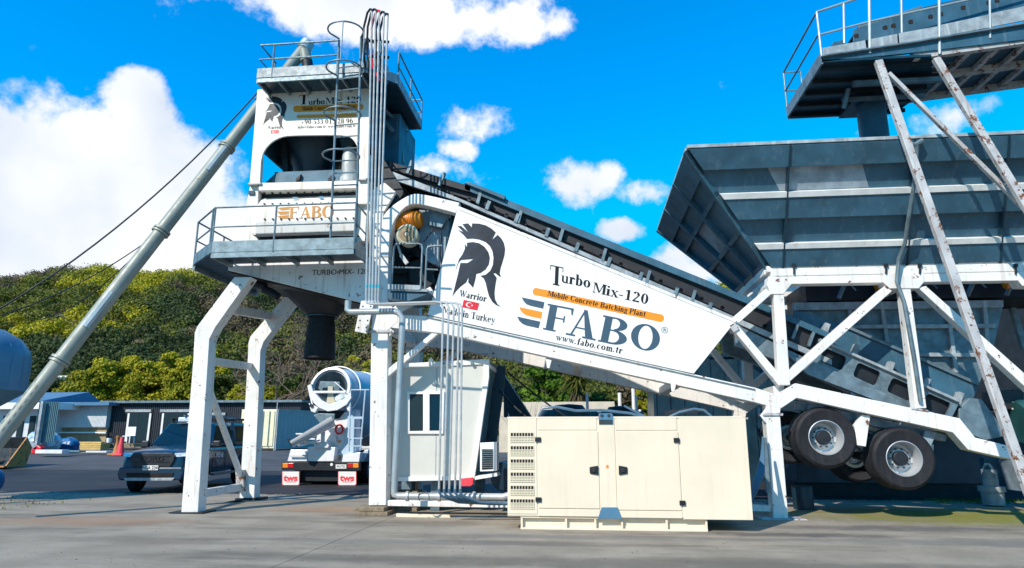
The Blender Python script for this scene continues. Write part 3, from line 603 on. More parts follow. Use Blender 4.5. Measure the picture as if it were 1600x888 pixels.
for (x, y) in ((640,262),(690,281)): ib.pp([(x+2,y-12),(x+6,y-11),(x-2,y+9),(x-6,y+8)], CY-.02, CY+.08)
ib.each('idler_bracket', 'galv', cv)
# belt as a real strip between the flanges, with idlers
tp = [P(600,266,CY), P(735,304,CY), P(1176,488,CY), P(1300,545,CY), P(1540,650,CY)]
bm_ = MB()
for a, b in zip(tp, tp[1:]):
    bm_.add([a+Vector((0,.16,0)), b+Vector((0,.16,0)), b+Vector((0,CW-.16,0)), a+Vector((0,CW-.16,0)), a+Vector((0,.16,-.04)), b+Vector((0,.16,-.04)), b+Vector((0,CW-.16,-.04)), a+Vector((0,CW-.16,-.04))], [(0,1,2,3),(7,6,5,4),(0,4,5,1),(1,5,6,2),(2,6,7,3),(3,7,4,0)])
bm_.build('belt', 'belt', cv)
rl = MB()
for k in range(24):
    t = k/23; p = tp[0].lerp(tp[1], min(1, t*4.5)) if t < .22 else tp[1].lerp(tp[3], (t-.22)/.78); rl.tube([p+Vector((0,.12,-.10)), p+Vector((0,CW-.12,-.10))], .05, 8)
rl.each('idler_roller', 'dark', cv, smooth=True)
# lower ladder frame with rounded openings
def hole_strip(px_top, px_bot, n, name, y0, d, m):
    """plate between two traced edges with n rounded openings, built as one mesh of small cells"""
    mb = MB(); T0, T1 = [P(*q, y0) for q in px_top]; B0, B1 = [P(*q, y0) for q in px_bot]
    def at(u, v): p = T0.lerp(T1, u).lerp(B0.lerp(B1, u), v); return (p.x, p.z)
    for i in range(n):
        a = i/n; b = (i+1)/n; m_ = .16/n; outer = [(a,0),(b,0),(b,1),(a,1)]
        ia, ib_, v0, v1 = a+m_, b-m_, .20, .84; cr_ = .16; cu_ = cr_/n*.55
        inner = []
        for (cx, cy, s0) in ((ib_-cu_, v0+cr_, 270), (ib_-cu_, v1-cr_, 0), (ia+cu_, v1-cr_, 90), (ia+cu_, v0+cr_, 180)):
            for k in range(5):
                t = R(s0+k*22.5); inner.append((cx+cu_*math.cos(t), cy+cr_*math.sin(t)))
        o = [(b,0),(b,1),(a,1),(a,0)]
        # bridge: each outer corner fans to its quarter arc
        vs = [at(*p) for p in inner]+[at(*p) for p in o]; L = len(inner); V3 = [(x, y0, z) for x, z in vs]+[(x, y0+d, z) for x, z in vs]; F3 = []; nn = len(vs)
        for c_ in range(4):
            for k in range(4):
                i0 = c_*5+k; F3 += [(L+c_, i0, i0+1), (L+c_+nn, i0+1+nn, i0+nn)]
            i0 = c_*5+4; i1 = ((c_+1)*5)%L; c2 = (c_+1)%4
            F3 += [(L+c_, i0, i1, L+c2), (L+c_+nn, L+c2+nn, i1+nn, i0+nn)]; F3.append((L+c_, L+c2, L+c2+nn, L+c_+nn))
        for k in range(L): F3.append((k, (k+1)%L, (k+1)%L+nn, k+nn))
        mb.add(V3, F3)
    return mb.build(name, m, cv)
hole_strip([(1282,532),(1500,628)], [(1270,566),(1482,662)], 4, 'ladder_frame', CY-.10, .06, 'galv')
MB().pp([(1282,540),(1500,634),(1490,664),(1275,572)], CY+.02, CY+.05).build('inner_plate', 'dark', cv)
MB().pp([(1282,529),(1500,625),(1500,629),(1282,533)], CY-.18, CY-.04).build('frame_flange', 'galvlight', cv)
MB().pp([(1232,556),(1274,566),(1440,640),(1436,650),(1395,636),(1262,585)], CY-.16, CY-.04).build('side_channel', 'galv', cv, bevel=.005)
sp_ = MB()
for x, y in ((1291,512),(1338,545),(1392,572),(1448,598),(1500,620)): sp_.pp([(x-1,y-8),(x+7,y-5),(x+1,y+12),(x-8,y+9)], CY+.10, CY+.26)
sp_.each('skirt_bracket', 'galvlight', cv)
MB().pp([(1498,640),(1515,622),(1534,624),(1576,680),(1540,688),(1500,672)], CY-.05, CY+CW+.05).build('tail_box', 'galv', cv, bevel=.01)
MB().pp([(725,286),(733,284),(790,306),(788,312)], CY-.1, CY+CW+.1).build('belt_hood', 'slate', cv, bevel=.01)
# ================================================================ HOPPER
zt_ = P(1075,233,13.35).z; zb_ = P(1205,419,14.55).z; xl = P(1075,233,13.35).x; xb = P(1205,419,14.55).x
hp = thing('aggregate_hopper', 'large blue-grey steel aggregate hopper with ribbed sloping walls sitting on the white truss', 'hopper', (8, 16, zb_))
T = dict(fl=Vector((xl,13.35,zt_)), fr=Vector((14.6,13.35,zt_)), rl=Vector((xl,19.0,zt_)), rr=Vector((14.6,19.0,zt_)))
Bt = dict(fl=Vector((xb,14.55,zb_)), fr=Vector((13.0,14.55,zb_)), rl=Vector((xb,17.25,zb_)), rr=Vector((13.0,17.25,zb_)))
def wall(name, a, b, nrm, m='slate', th=.02):
    """wall plate between top corners T[a],T[b] and bottom corners"""
    q = [T[a], T[b], Bt[b], Bt[a]]; n = Vector(nrm)*th
    return MB().add(q+[p-n for p in q], [(0,1,2,3),(7,6,5,4),(0,4,5,1),(1,5,6,2),(2,6,7,3),(3,7,4,0)]).build(name, m, hp)
def band(mb, a, b, v0, v1, out, lift, u0=0, u1=1, t=None):
    A0 = T[a].lerp(Bt[a], v0); A1 = T[a].lerp(Bt[a], v1); B0 = T[b].lerp(Bt[b], v0); B1 = T[b].lerp(Bt[b], v1)
    q = [A0.lerp(B0, u0), A0.lerp(B0, u1), A1.lerp(B1, u1), A1.lerp(B1, u0)]; n = Vector(out)*lift
    mb.add([p+n for p in q]+[p+n*.02 for p in q], [(0,1,2,3),(7,6,5,4),(0,4,5,1),(1,5,6,2),(2,6,7,3),(3,7,4,0)])
NF = (T['fr']-T['fl']).cross(Bt['fl']-T['fl']).normalized(); NF = NF if NF.y < 0 else -NF
NL = (T['rl']-T['fl']).cross(Bt['fl']-T['fl']).normalized(); NL = NL if NL.x < 0 else -NL
wall('front_wall', 'fl', 'fr', NF); wall('end_wall', 'fl', 'rl', NL)
wall('rear_wall', 'rl', 'rr', (0,1,0)); wall('end_wall', 'fr', 'rr', (1,0,0))
for k, (v0, v1) in enumerate(((.0, .17), (.41, .58), (.83, .985))):
    mb = MB(); band(mb, 'fl', 'fr', v0, v1, NF, .13); mb.each('stiffener', 'slate', hp, bevel=.004)
    
# ledge flanges, direct sunlight put into their near-white colour
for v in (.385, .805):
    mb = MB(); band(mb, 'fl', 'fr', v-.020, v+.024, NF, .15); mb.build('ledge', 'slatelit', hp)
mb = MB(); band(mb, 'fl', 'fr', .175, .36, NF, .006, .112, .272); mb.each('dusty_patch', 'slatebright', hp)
mb = MB()
for (ta, tb) in (((1231,229),(1219,418)),((1424,222),(1412,415)),((1570,216),(1556,413)),((1700,212),(1690,410))):
    xa_, xb__ = P(*ta,13.35).x, P(*tb,14.55).x; q = [Vector((xa_,13.35,zt_)), Vector((xa_+.03,13.35,zt_)), Vector((xb__+.03,14.55,zb_)), Vector((xb__,14.55,zb_))]
    mb.add([p+NF*.155 for p in q]+[p+NF*.003 for p in q], [(0,1,2,3),(7,6,5,4),(0,4,5,1),(1,5,6,2),(2,6,7,3),(3,7,4,0)])
mb.each('wall_seam', 'navy', hp)
# end wall grid
mb = MB()
for v in (.0, .34, .64, .93): band(mb, 'fl', 'rl', v, v+(.20 if v == 0 else .035), NL, .09)
mb.each('stiffener', 'slate', hp, bevel=.004)
mb = MB()
for u in (.0, .32, .64, .965): band(mb, 'fl', 'rl', 0, 1, NL, .11, u, u+.03)
mb.each('stiffener', 'slate', hp, bevel=.004)
mb = MB()
for u in (.38,): band(mb, 'fl', 'rl', .365, .64, NL, .012, u, u+.22)
mb.each('wall_sheet', 'slatebright', hp)
mb = MB(); r_ = .045
mb.box((xl-.03,13.25,zt_-.02),(14.6,13.40,zt_+.05)); mb.box((xl-.03,18.95,zt_-.02),(14.6,19.08,zt_+.05)); mb.box((xl-.05,13.4,zt_-.02),(xl+.06,18.95,zt_+.05))
mb.build('rim', 'galvlight', hp, bevel=.004)
mb = MB(); mb.box((xb-.12,14.45,zb_-.10),(13.2,14.60,zb_+.02)); mb.box((xb-.12,17.2,zb_-.10),(13.2,17.35,zb_+.02)); mb.box((xb-.14,14.6,zb_-.12),(xb+.02,17.2,zb_+.04)); mb.build('base_frame', 'white', hp)
mb = MB(); a = P(1434,226,13.2); mb.tube([a+Vector((-.22,0,.02)), a+Vector((-.05,0,.0)), a+Vector((.1,0,.08))], .05, 8)
mb.tube([P(1433,228,13.1), P(1428,290,13.4), P(1418,350,13.8), P(1414,380,14.1), P(1404,405,14.25), P(1401,440,14.3), P(1412,470,14.3), P(1428,560,14.32), P(1438,628,14.34)], .04, 8)
mb.build('air_hose', 'galv', hp, smooth=True)
# batching bin below: flanged, ribbed discharge hoppers seen through the truss
bn = thing('weigh_bin', 'galvanised ribbed weigh bin hanging below the hopper between the truss posts', 'bin', (8.4, 16.1, 3))
BY = 15.75
MB().pp([(1243,478),(1568,474),(1548,560),(1528,603),(1430,600),(1300,540),(1255,500)], BY, BY+1.7).build('shell', 'galv', bn)
mb = MB(); mb.pp([(1240,473),(1568,469),(1568,480),(1240,485)], BY-.14, BY); mb.pp([(1300,508),(1556,506),(1556,512),(1300,514)], BY-.12, BY)
mb.pp([(1420,551),(1545,552),(1545,558),(1420,557)], BY-.12, BY); mb.each('flange', 'galvlight', bn, bevel=.004)
mb = MB()
for (x0, y0, x1, y1) in ((1325,480,1327,512),(1376,480,1384,535),(1478,478,1492,582),(1536,478,1543,560)): mb.pp([(x0,y0),(x0+6,y0),(x1+6,y1),(x1,y1)], BY-.10, BY)
mb.each('stiffener', 'galvlight', bn, bevel=.004)
# gear and shadowed clutter right under the hopper mouth
gb = thing('gate_gear', 'dark air cylinders and gates under the hopper above the galvanised bin', 'machinery', (8, 16, 4))
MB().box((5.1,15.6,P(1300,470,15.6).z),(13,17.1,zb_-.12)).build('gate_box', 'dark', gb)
mb = MB()
for x in (5.7,6.5,7.4,8.4,9.2,10.1):
    z0 = P(1300,466,15.3).z; mb.tube([(x,15.35,z0),(x+.2,15.3,z0+.40)], .05, 8); mb.tube([(x+.2,15.3,z0+.40),(x+.35,15.25,z0+.15)], .02, 6)
mb.each('air_cylinder', 'galv', gb, smooth=True)
mb = MB()
for x in (6.45, 9.1): mb.tube([(x,15.2,zb_-.35),(x+.35,15.15,zb_-.22)], .10, 10)
mb.each('vibrator', 'orange', gb, smooth=True)
# ================================================================ MIXER TOWER
tw = thing('mixer_tower', 'white concrete mixer tower with orange lettering, galvanised walkways and caged ladder', 'mixer tower', (-7, 15.8, 0))
TY = 14.4; TB = 17.3
def tp_(name, px, y0=TY, d=.25, m='mixerwhite', rear=False, bev=.01):
    o = MB().pp(px, y0, y0+d).build(name, m, tw, bevel=bev)
    if rear: r = o.copy(); C.objects.link(r); r.location = (0, TB-TY, 0)
    return o
# upper housing: plate with a rounded arch opening, front and rear
arch = [(402,140),(578,126),(575,280),(561,280),(561,243),(558,228),(551,217),(540,211),(456,212),(440,214),(424,222),(412,236),(408,252),(406,286),(390,287)]
arch = soften(arch, 3, 13)
tp_('housing_plate', arch, TY, .05, rear=True)
tp_('corner_post', [(402,150),(411,148),(404,240),(402,286),(390,287)], TY+.05, .25, rear=True, bev=0)
tp_('corner_post', [(563,240),(577,240),(575,280),(561,280)], TY+.05, .25, rear=True, bev=0)
tp_('flange', [(387,286),(408,285),(408,288),(387,289)], TY-.03, .35, 'whiterusty', rear=True)
tp_('flange', [(559,279),(577,278),(577,281),(559,282)], TY-.03, .35, 'whiterusty', rear=True)
# housing side walls, roof, interior weigh hoppers
pl = P(402,150,TY); prr = P(577,130,TY)
zr = P(480,135,TY).z; zo = P(500,213,TY).z
mb = MB(); mb.box((pl.x+.02,TY+.05,zo-.15),(pl.x+.06,TB,zr)); mb.box((prr.x-.06,TY+.05,zo-.15),(prr.x-.02,TB,zr)); mb.box((pl.x+.06,TY+.06,zr-.05),(prr.x-.06,TB,zr)); mb.each('side_wall', 'slate', tw)
wx = P(500,240,15.9)
mb = MB(); mb.lathe([(1.05,1.6),(1.05,.55),(.55,-.35),(.45,-.6)], (wx.x-.05,15.7,zo+.1), (0,0,1), 28); mb.lathe([(.46,-.6),(.42,-.9)], (wx.x-.05,15.7,zo+.1), (0,0,1), 24)
mb.each('weigh_hopper', 'navy', tw, smooth=True)
mb = MB(); mb.lathe([(.55,1.3),(.55,.3),(.25,-.4)], (wx.x+1.15,15.6,zo+.15), (0,0,1), 20); mb.each('weigh_hopper', 'slate', tw, smooth=True)
mb = MB(); mb.beam(P(443,212,15.0), P(446,275,15.0), .14, .14); mb.beam(P(411,232,15.6), P(452,262,15.6), .12, .12); mb.beam(P(556,212,15.2), P(553,275,15.2), .14, .14); mb.each('inner_frame', 'dark', tw)
MB().lathe([(0,.5),(.16,.48),(.20,.3),(.20,-.25),(.24,-.3),(.24,-.42),(0,-.42)], P(547,262,14.9), (0,0,1), 20).build('filter_can', 'galvlight', tw, smooth=True)
# mixer body
tp_('outer_column', [(391,289),(404,289),(400,378),(380,378),(384,322)], TY+.1, .5)
tp_('outer_column', [(559,283),(577,283),(575,318),(557,318)], TY+.05, .35)
tp_('column_box', [(556,318),(577,318),(575,377),(555,377)], TY+.12, .3)
tp_('column_flange', [(555,316),(578,316),(578,319),(555,319)], TY-.0, .4)
tp_('cover', [(430,271),(556,266),(557,284),(414,286)], TY+.35, .05, 'slate')
tp_('cover', [(428,269),(556,264),(556,272),(430,272)], TY+.37, 1.8, 'slate')
mb = MB()
for px in (462, 512): mb.pp([(px,279),(px+4,276),(px+8,272),(px+6,280),(px,284)], TY+.27, TY+.35)
mb.each('cover_hinge', 'dark', tw)
tp_('upper_lip', [(404,286),(557,282),(557,294),(404,298)], TY+.02, .4)
xa = P(400,330,TY).x; xbx = P(557,330,TY).x
zs = [P(480,y,TY).z for y in (300,306,320,345,362,368,380)]
prof = [(TY+.30,zs[0]),(TY+.18,zs[1]),(TY+.0,zs[2]),(TY+.0,zs[3]),(TY+.04,zs[4]),(TY+.16,zs[5]),(TY+.22,zs[6]),(TB-.3,zs[6]),(TB,zs[3]),(TB-.3,zs[0])]
mb = MB(); mb.prism_ax([(y,z) for y,z in prof], xa, xbx, 0); mb.build('mixer_drum', 'mixerwhite', tw, bevel=.015)
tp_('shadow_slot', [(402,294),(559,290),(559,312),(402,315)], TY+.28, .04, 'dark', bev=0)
mb = MB()
for (yy, n, dy) in ((303.5,12,.2), (319.5,12,.05), (343,12,.0)):
    for k in range(n):
        p = P(414+k*12.6, yy-.15*k, TY+dy-.0); mb.lathe([(0,.03),(.022,.03),(.022,-.02)], (p.x, TY+(.17 if yy<310 else (.03 if yy<330 else .0)), p.z), (0,-1,0), 8)
mb.each('bolt', 'dark', tw)
tp_('rub_rail', [(394,367),(556,363),(556,366),(400,371)], TY-.10, .28, 'dark')
tp_('lower_lip', [(400,371),(556,367),(555,377),(399,380)], TY+.10, .2)
# small stickers on the drum
mb = MB(); mb.pp([(457,308),(465,308),(465,311),(457,311)], TY+.10, TY+.11); mb.pp([(499,307),(505,307),(505,311),(499,311)], TY+.10, TY+.11); mb.each('sticker', 'siloblue', tw)
MB().pp([(388,298),(397,298),(397,304),(388,304)], TY+.06, TY+.09).build('sign_plate', 'navy', tw)
# orange lettering on drum
YD = TY-.004
lb = MB()
for pl_ in ([(434,325),(453,323),(452,328),(440,329)], [(433,331),(452,330),(451,335),(438,336)], [(433,338),(452,336),(450,342),(440,342.5)]): lb.flat([(lambda p:(p.x,p.z))(P(*q, YD)) for q in pl_], YD)
text(lb, 'FABO', (451,342), (522,340), 0, YD-.002, up=(452,323.5)); lb.build('lettering', 'orangefade', tw)
# lettering on upper housing
YU = TY-.002
lb = MB(); emblem(lb, lambda x, y: P(411+(x-82)*37/408., 151+(y-95)*51/645., YU)); lb.build('emblem', 'helm', tw)
lb = MB()
text(lb, 'T', (466,164), (482,163), 0, YU, up=(467,149)); text(lb, 'urbo', (482,164), (508,163), 0, YU-.004, up=(482,155)); text(lb, 'Mix-120', (509,163), (565,160.5), 0, YU, up=(509,153))
text(lb, '+90 533 015 28 96', (470,194.5), (552,192.5), 0, YU, up=(470,187.3)); text(lb, 'Warrior', (418,202), (440,201), 0, YU, up=(418,197))
text(lb, 'info@fabo.com.tr  www.fabo.com.tr', (465,201), (556,199), 0, YU, up=(465,196.6)); lb.build('lettering', 'ink', tw)
lb = MB()
def pill(x0, x1, y0, y1, r): 
    A = [(x0-r*math.cos(R(a))*0+ r*math.cos(R(a)), y0-r*math.sin(R(a))) for a in range(90, 271, 15)]+[(x1+r*math.cos(R(a)), y1-r*math.sin(R(a))) for a in range(-90, 91, 15)]
    lb.flat([(lambda p:(p.x,p.z))(P(*q, YU)) for q in A], YU)
pill(463, 563, 170.5, 167, 5.0); pill(466, 555, 182.3, 180, 2.6); lb.build('lettering', 'orangeink', tw)
lb = MB(); text(lb, 'Mobile Concrete Batching Plant', (472,173), (556,170), 0, YU-.003, up=(472,166.5)); lb.build('lettering', 'ink', tw)
flag(tw, [(423,203.5),(435.5,203),(435.5,208.5),(423,209)], YU)
# lower frame
tp_('lower_frame', [(354,422),(358,412),(571,402),(600,402),(600,476),(571,475)], TY+.06, .10, 'white', rear=True)
mb = MB()
a = P(354,424,TY+.06); b = P(571,477,TY+.06); c_ = P(600,478,TY+.06)
mb.add([(a.x,TY+.1,a.z),(b.x,TY+.1,b.z),(b.x,TB+.1,b.z),(a.x,TB+.1,a.z)], [(0,1,2,3)]); 
mb.add([(a.x,TY+.1,a.z+.04),(b.x,TY+.1,b.z+.04),(b.x,TB+.1,b.z+.04),(a.x,TB+.1,a.z+.04)], [(3,2,1,0)])
mb.build('floor_plate', 'dark', tw)
pe = P(356,412,TY+.06)
mb = MB(); mb.box((a.x-.02,TY+.06,a.z),(a.x+.03,TB+.1,pe.z)); mb.build('end_plate', 'slate', tw)
def lower_text():
    YT = TY+.05
    mb = MB()
    S = {'T':'h t', }
    return YT
sans('TURBO MIX- 120', .175, P(531,425.5,TY+.052), (math.pi/2, 0, 0), 'ink', tw, sx=1.02)
# discharge cone and rubber chute
cc = P(503,497,15.85)
tz = P(500,462,15.85).z; mz = P(500,497,15.85).z; bz = P(500,561,15.85).z
MB().lathe([(.95,tz-mz+.25),(.93,tz-mz),(.36,.03),(.36,0)], (cc.x,15.85,mz), (0,0,1), 32).build('discharge_cone', 'dark', tw, smooth=True)
MB().lathe([(.39,.03),(.40,.0),(.32,.02)], (cc.x,15.85,mz), (0,0,1), 24).build('clamp_ring', 'galv', tw, smooth=True)
MB().lathe([(.30,0),(.34,-.3),(.38,bz-mz),(.36,bz-mz),(.30,-.1)], (cc.x,15.85,mz), (0,0,1), 24).build('rubber_chute', 'black', tw, smooth=True)
mb = MB()
for (x, y, w) in ((395,442,20),(412,452,14),(425,458,10)): mb.tube([P(x,y,14.9), P(x+w,y+6,14.9)], .09, 8)
mb.each('gate_cylinder', 'dark', tw, smooth=True)
# ---- lower walkway
def walkway(px_front_l, px_front_r, Y0, Y1, name, chamL=0, chamR=0, toe=.22, inner=None):
    A = P(*px_front_l, Y0); B = P(*px_front_r, Y0); z = (A.z+B.z)/2
    return A, B, z
A = P(330,393,13.45); B = P(553,386,13.45); z = A.z; xL = PZ(303,412,z); xR = PZ(571,404,z)
pts = [(A.x,A.y),(B.x,B.y),(xR.x,xR.y),(xR.x,TY+.0),(xL.x+.0,TY+.0),(xL.x,xL.y)]
if xR.y > TY: pts = [(A.x,A.y),(B.x,B.y),(xR.x,TY-.02),(xL.x+.0,TY-.02),(xL.x,xL.y)]
lw = MB().prism_ax([(A.x,A.y),(B.x,B.y),(xR.x,TY-.02),(a.x-.06,TY-.02),(a.x-.06,TB+.2),(xL.x,TB+.2),(xL.x,xL.y)], z-.05, z, 2).build('walkway', 'navy', tw)
mb = MB(); th = .25
edge = [(B.x,B.y),(A.x,A.y),(xL.x,xL.y),(xL.x,TB+.2)]
for (p, q) in zip(edge, edge[1:]):
    mb.bar((p[0],p[1],z+th/2-.03), (q[0],q[1],z+th/2-.03), .03, th)
mb.bar((B.x,B.y,z+th/2-.03), (xR.x,TY-.05,z+th/2-.03), .03, th)
mb.build('toe_board', 'galv', lw)
mb = MB(); mb.bar((xL.x,xL.y,z-.09),(xL.x,TB+.2,z-.09),.06,.12); mb.bar((B.x,B.y+.02,z-.09),(A.x,A.y+.02,z-.09),.05,.12)
for k in range(5):
    x = A.x+(B.x-A.x)*k/4; mb.bar((x,A.y+.05,z-.09),(x,TY-.03,z-.09),.05,.10)
mb.each('edge_angle', 'galv', lw)
H = .0
zt1 = P(330,325,13.45).z-z
pA, pB = (A.x,A.y,z), (B.x+.0,B.y,z)
mid = ((A.x*.56+B.x*.44),A.y,z)
railing('railing', [pA, pB], [pA, mid, pB], zt1, lw)
railing('railing', [pA, (xL.x,xL.y,z), (xL.x,TB+.2,z)], [(A.x-.12,A.y+.12,z),(xL.x,xL.y,z),(xL.x,15.6,z),(xL.x,TB+.2,z)], zt1, lw)
railing('railing', [pB, (xR.x,TY-.05,z)], [(xR.x,TY-.05,z)], zt1, lw)
# ---- top walkway
A = P(402,121,13.7); B = P(566,114,13.7); z2 = A.z; xi = PZ(578,127,z2); xo = PZ(658,200,z2); xq = PZ(632,208,z2)
xo_x = P(604,115,13.7).x; 
pts = [(A.x,13.7),(xo_x-.55,13.7),(xo.x,14.3),(xo.x,xo.y),(xq.x-.1,xo.y),(prr.x+.02,14.5),(prr.x+.02,14.38),(A.x,14.38)]
up = MB().prism_ax(pts, z2-.05, z2, 2).build('walkway', 'navy', tw)
mb = MB(); mb.box((A.x+.02,14.38,z2-.05),(prr.x-.02,TB+.1,z2-.01)); mb.build('roof_plate', 'slate', up)
mb = MB(); ed = [(A.x,14.4),(A.x,13.7),(xo_x-.55,13.7),(xo.x,14.3),(xo.x,xo.y),(xq.x-.1,xo.y)]
for (p, q) in zip(ed, ed[1:]): mb.bar((p[0],p[1],z2+.10), (q[0],q[1],z2+.10), .03, .24)
mb.build('toe_board', 'galvlight', up)
mb = MB()
for k in range(6):
    x = A.x+(B.x-A.x)*k/5; mb.bar((x,13.73,z2-.09),(x,14.38,z2-.09),.05,.09)
mb.bar((A.x,13.72,z2-.09),(B.x,13.72,z2-.09),.05,.09); mb.each('edge_angle', 'galv', up)
hh = P(408,71,13.7).z-z2
lx = P(527,100,13.7).x
pA = (A.x+.02,13.7,z2)
railing('railing', [(A.x+.02,14.5,z2), pA, (lx,13.7,z2)], [(A.x+.02,14.45,z2),(A.x+.36,13.7,z2),(lx,13.7,z2)], hh, up)
sx_ = P(575,80,13.7).x
railing('railing', [(sx_,13.7,z2),(xo_x-.55,13.7,z2),(xo.x-.3,14.1,z2)], [(sx_,13.7,z2),(xo_x-.55,13.7,z2),(xo.x-.3,14.1,z2)], hh, up)
railing('railing', [(xo.x,14.35,z2),(xo.x,xo.y,z2),(xq.x-.1,xo.y,z2)], [(xo.x,14.35,z2),(xo.x,(14.35+xo.y)/2,z2),(xo.x,xo.y,z2)], hh, up)
# roof gear
mb = MB(); b0 = P(585,118,15.2); mb.lathe([(0,1.15),(.22,1.12),(.38,1.0),(.40,0)], (b0.x-.02,15.2,z2), (0,0,1), 22)
mb.build('dust_filter', 'pipegrey', tw, smooth=True)
mb = MB(); mb.tube([(b0.x-.3,15.1,z2+.75),(b0.x-.55,15.0,z2+.78),(b0.x-.85,14.95,z2+.45),(b0.x-.9,14.95,z2+.1)], .07, 8); mb.build('vent_hose', 'fence', tw, smooth=True)
mb = MB()
for dx in (-.25,-.12,.0,.12): mb.tube([(b0.x+dx,14.78,z2),(b0.x+dx,14.78,z2+1.05)], .025, 6)
mb.each('filter_rib', 'galv', tw)
# side housing right of tower, below walkway
sa = P(600,190,16.0); sb = P(628,255,16.0)
MB().box((sa.x-.35,15.6,sb.z-.5),(sb.x+.02,17.2,sa.z)).build('side_housing', 'slate', tw, bevel=.01)
mb = MB(); mb.bar(P(583,170,15.4), P(614,205,15.4), .10); mb.bar(P(626,205,16),P(628,255,16), .10); mb.bar(P(575,150,14.6),P(636,205,16.3),.08); mb.each('stay', 'galv', tw)
MB().pp([(580,225),(600,250),(632,300),(600,345),(580,345)], 14.75, 15.9).build('conveyor_chute', 'dark', tw)
MB().pp([(577,300),(600,285),(618,300),(600,330),(577,330)], 14.6, 14.7).build('chute_plate', 'mixerwhite', tw)
MB().pp([(577,330),(598,330),(598,402),(577,402)], 14.5, 14.8).build('column_box', 'mixerwhite', tw)
# ---- ladder with cage
ld = MB(); LY = 13.55
l0, l1 = P(530,63,LY), P(516,378,LY); r0, r1 = P(564,58,LY), P(556,378,LY)
ld.tube([l0,l1], .028); ld.tube([r0,r1], .028)
ladder = ld.build('ladder', 'galv', tw, smooth=True)
mb = MB()
n = 17
for k in range(n):
    t = (k+.5)/n
    if t < .12: continue
    mb.tube([l0.lerp(l1,t), r0.lerp(r1,t)], .016, 6)
mb.each('rung', 'galv', ladder)
mb = MB(); hoopz = [P(545,y,LY).z for y in (60,118,188,252)]
cx = (l0.x+r0.x)/2
for i, hz in enumerate(hoopz):
    t = (hz-l0.z)/(l1.z-l0.z); a_ = l0.lerp(l1,max(0,t)); b_ = r0.lerp(r1,max(0,t)); cx = (a_.x+b_.x)/2; rr = .40
    pp_ = [(b_.x, LY, hz)]+[(cx+rr*math.cos(R(a)), LY-.30-rr*.9*math.sin(R(a)), hz) for a in range(-20, 201, 15)]+[(a_.x, LY, hz)]
    mb.tube(pp_, .02, 7)
for a in (10, 90): 
    mb.tube([(cx+.4*math.cos(R(a))+.0, LY-.30-.36*math.sin(R(a)), hz) for hz in (hoopz[0],hoopz[1])], .014, 6)
mb.each('cage_hoop', 'galv', ladder, smooth=True)
# ================================================================ LEGS
lg = thing('support_leg', 'bent white steel front legs with crossbars carrying the mixer tower', 'leg frame', (-8.5, 15.8, 0))
def legp(Y, px, name='leg', d=.42): return MB().pp(px, Y, Y+d).build(name, 'white', lg, bevel=.012)
legp(14.15, [(366,433),(392,433),(336,512),(327,530),(309,801),(283,801),(302,560),(304,520),(308,510)], d=.32)
legp(17.25, [(446,462),(466,464),(412,534),(407,548),(397,779),(374,779),(387,560),(388,536),(391,526)], d=.32)
mb = MB(); mb.pp([(262,801),(316,801),(316,805),(268,805)], 14.05, 14.6); mb.pp([(367,779),(406,778),(406,782),(367,783)], 17.15, 17.6); mb.pp([(343,786),(372,781),(372,784),(343,790)], 16.6, 16.9); mb.each('foot_plate', 'dark', lg)
def zz(y, Y, x=320): return P(x,y,Y).z
mb = MB(); x_ = P(316,565,14.3).x; x2 = P(390,573,17.3).x
mb.bar((P(318,563,14.45).x,14.45,zz(563,14.45)), (P(392,573,17.3).x,17.3,zz(573,17.3,390)), .12,.18)
mb.bar((P(355,487,14.45).x,14.45,zz(483,14.45)), (P(420,494,17.3).x,17.3,zz(494,17.3,420)), .12,.22)
mb.bar((P(300,775,14.45).x,14.45,zz(774,14.45)), (P(378,761,17.3).x,17.3,zz(761,17.3,378)), .12,.18)
mb.each('crossbar', 'white', lg, bevel=.01)
mb = MB(); mb.bar((P(322,596,14.45).x,14.45,zz(596,14.45)), (P(378,748,17.25).x,17.25,zz(748,17.25,378)), .10,.14); mb.build('diagonal', 'white', lg, bevel=.01)
mb = MB(); mb.bar((P(376,742,17.2).x,17.2,zz(735,17.2,376)), (P(378,760,17.2).x,17.2,zz(762,17.2,378)), .2,.2); mb.build('joint', 'whiterusty', lg)
# ================================================================ DRIVE on the gantry
dr = thing('drive_motor', 'orange gearbox and grey-rimmed motor pulley inside the white gantry arch', 'motor', P(640,370,15.0))
gc = P(637,345,14.7)
MB().lathe([(0,-.36),(.16,-.36),(.20,-.33),(.20,-.1),(.21,-.08),(.21,.26),(.17,.34),(0,.36)], gc, Vector((1,0,.08)), 24).build('gearbox', 'orange', dr, smooth=30)
mb = MB()
for k in range(9): mb.lathe([(.212,-.20+.045*k),(.225,-.195+.045*k),(.212,-.18+.045*k)], gc, Vector((1,0,.08)), 24)
mb.each('gearbox_fin', 'orange', dr)
pc = P(638,369,14.5)
MB().lathe([(.245,.14),(.25,-.12),(.20,-.15),(.16,-.13),(.15,-.1),(.05,-.1),(.05,-.16),(0,-.16)], pc, (0,1,0), 32).build('pulley', 'creamin', dr, smooth=35)
MB().lathe([(.17,-.155),(.07,-.165),(.07,-.15)], pc, (0,1,0), 24).build('pulley_disc', 'brick', dr)
mb = MB(); mb.pp([(655,328),(690,330),(702,345),(696,420),(668,408),(655,385)], 14.95, 15.2); mb.each('guard', 'slatebright', dr, bevel=.01)
mb = MB(); mb.pp([(672,322),(704,330),(690,356),(670,352)], 14.75, 14.9); mb.each('guard', 'galv', dr, bevel=.01)
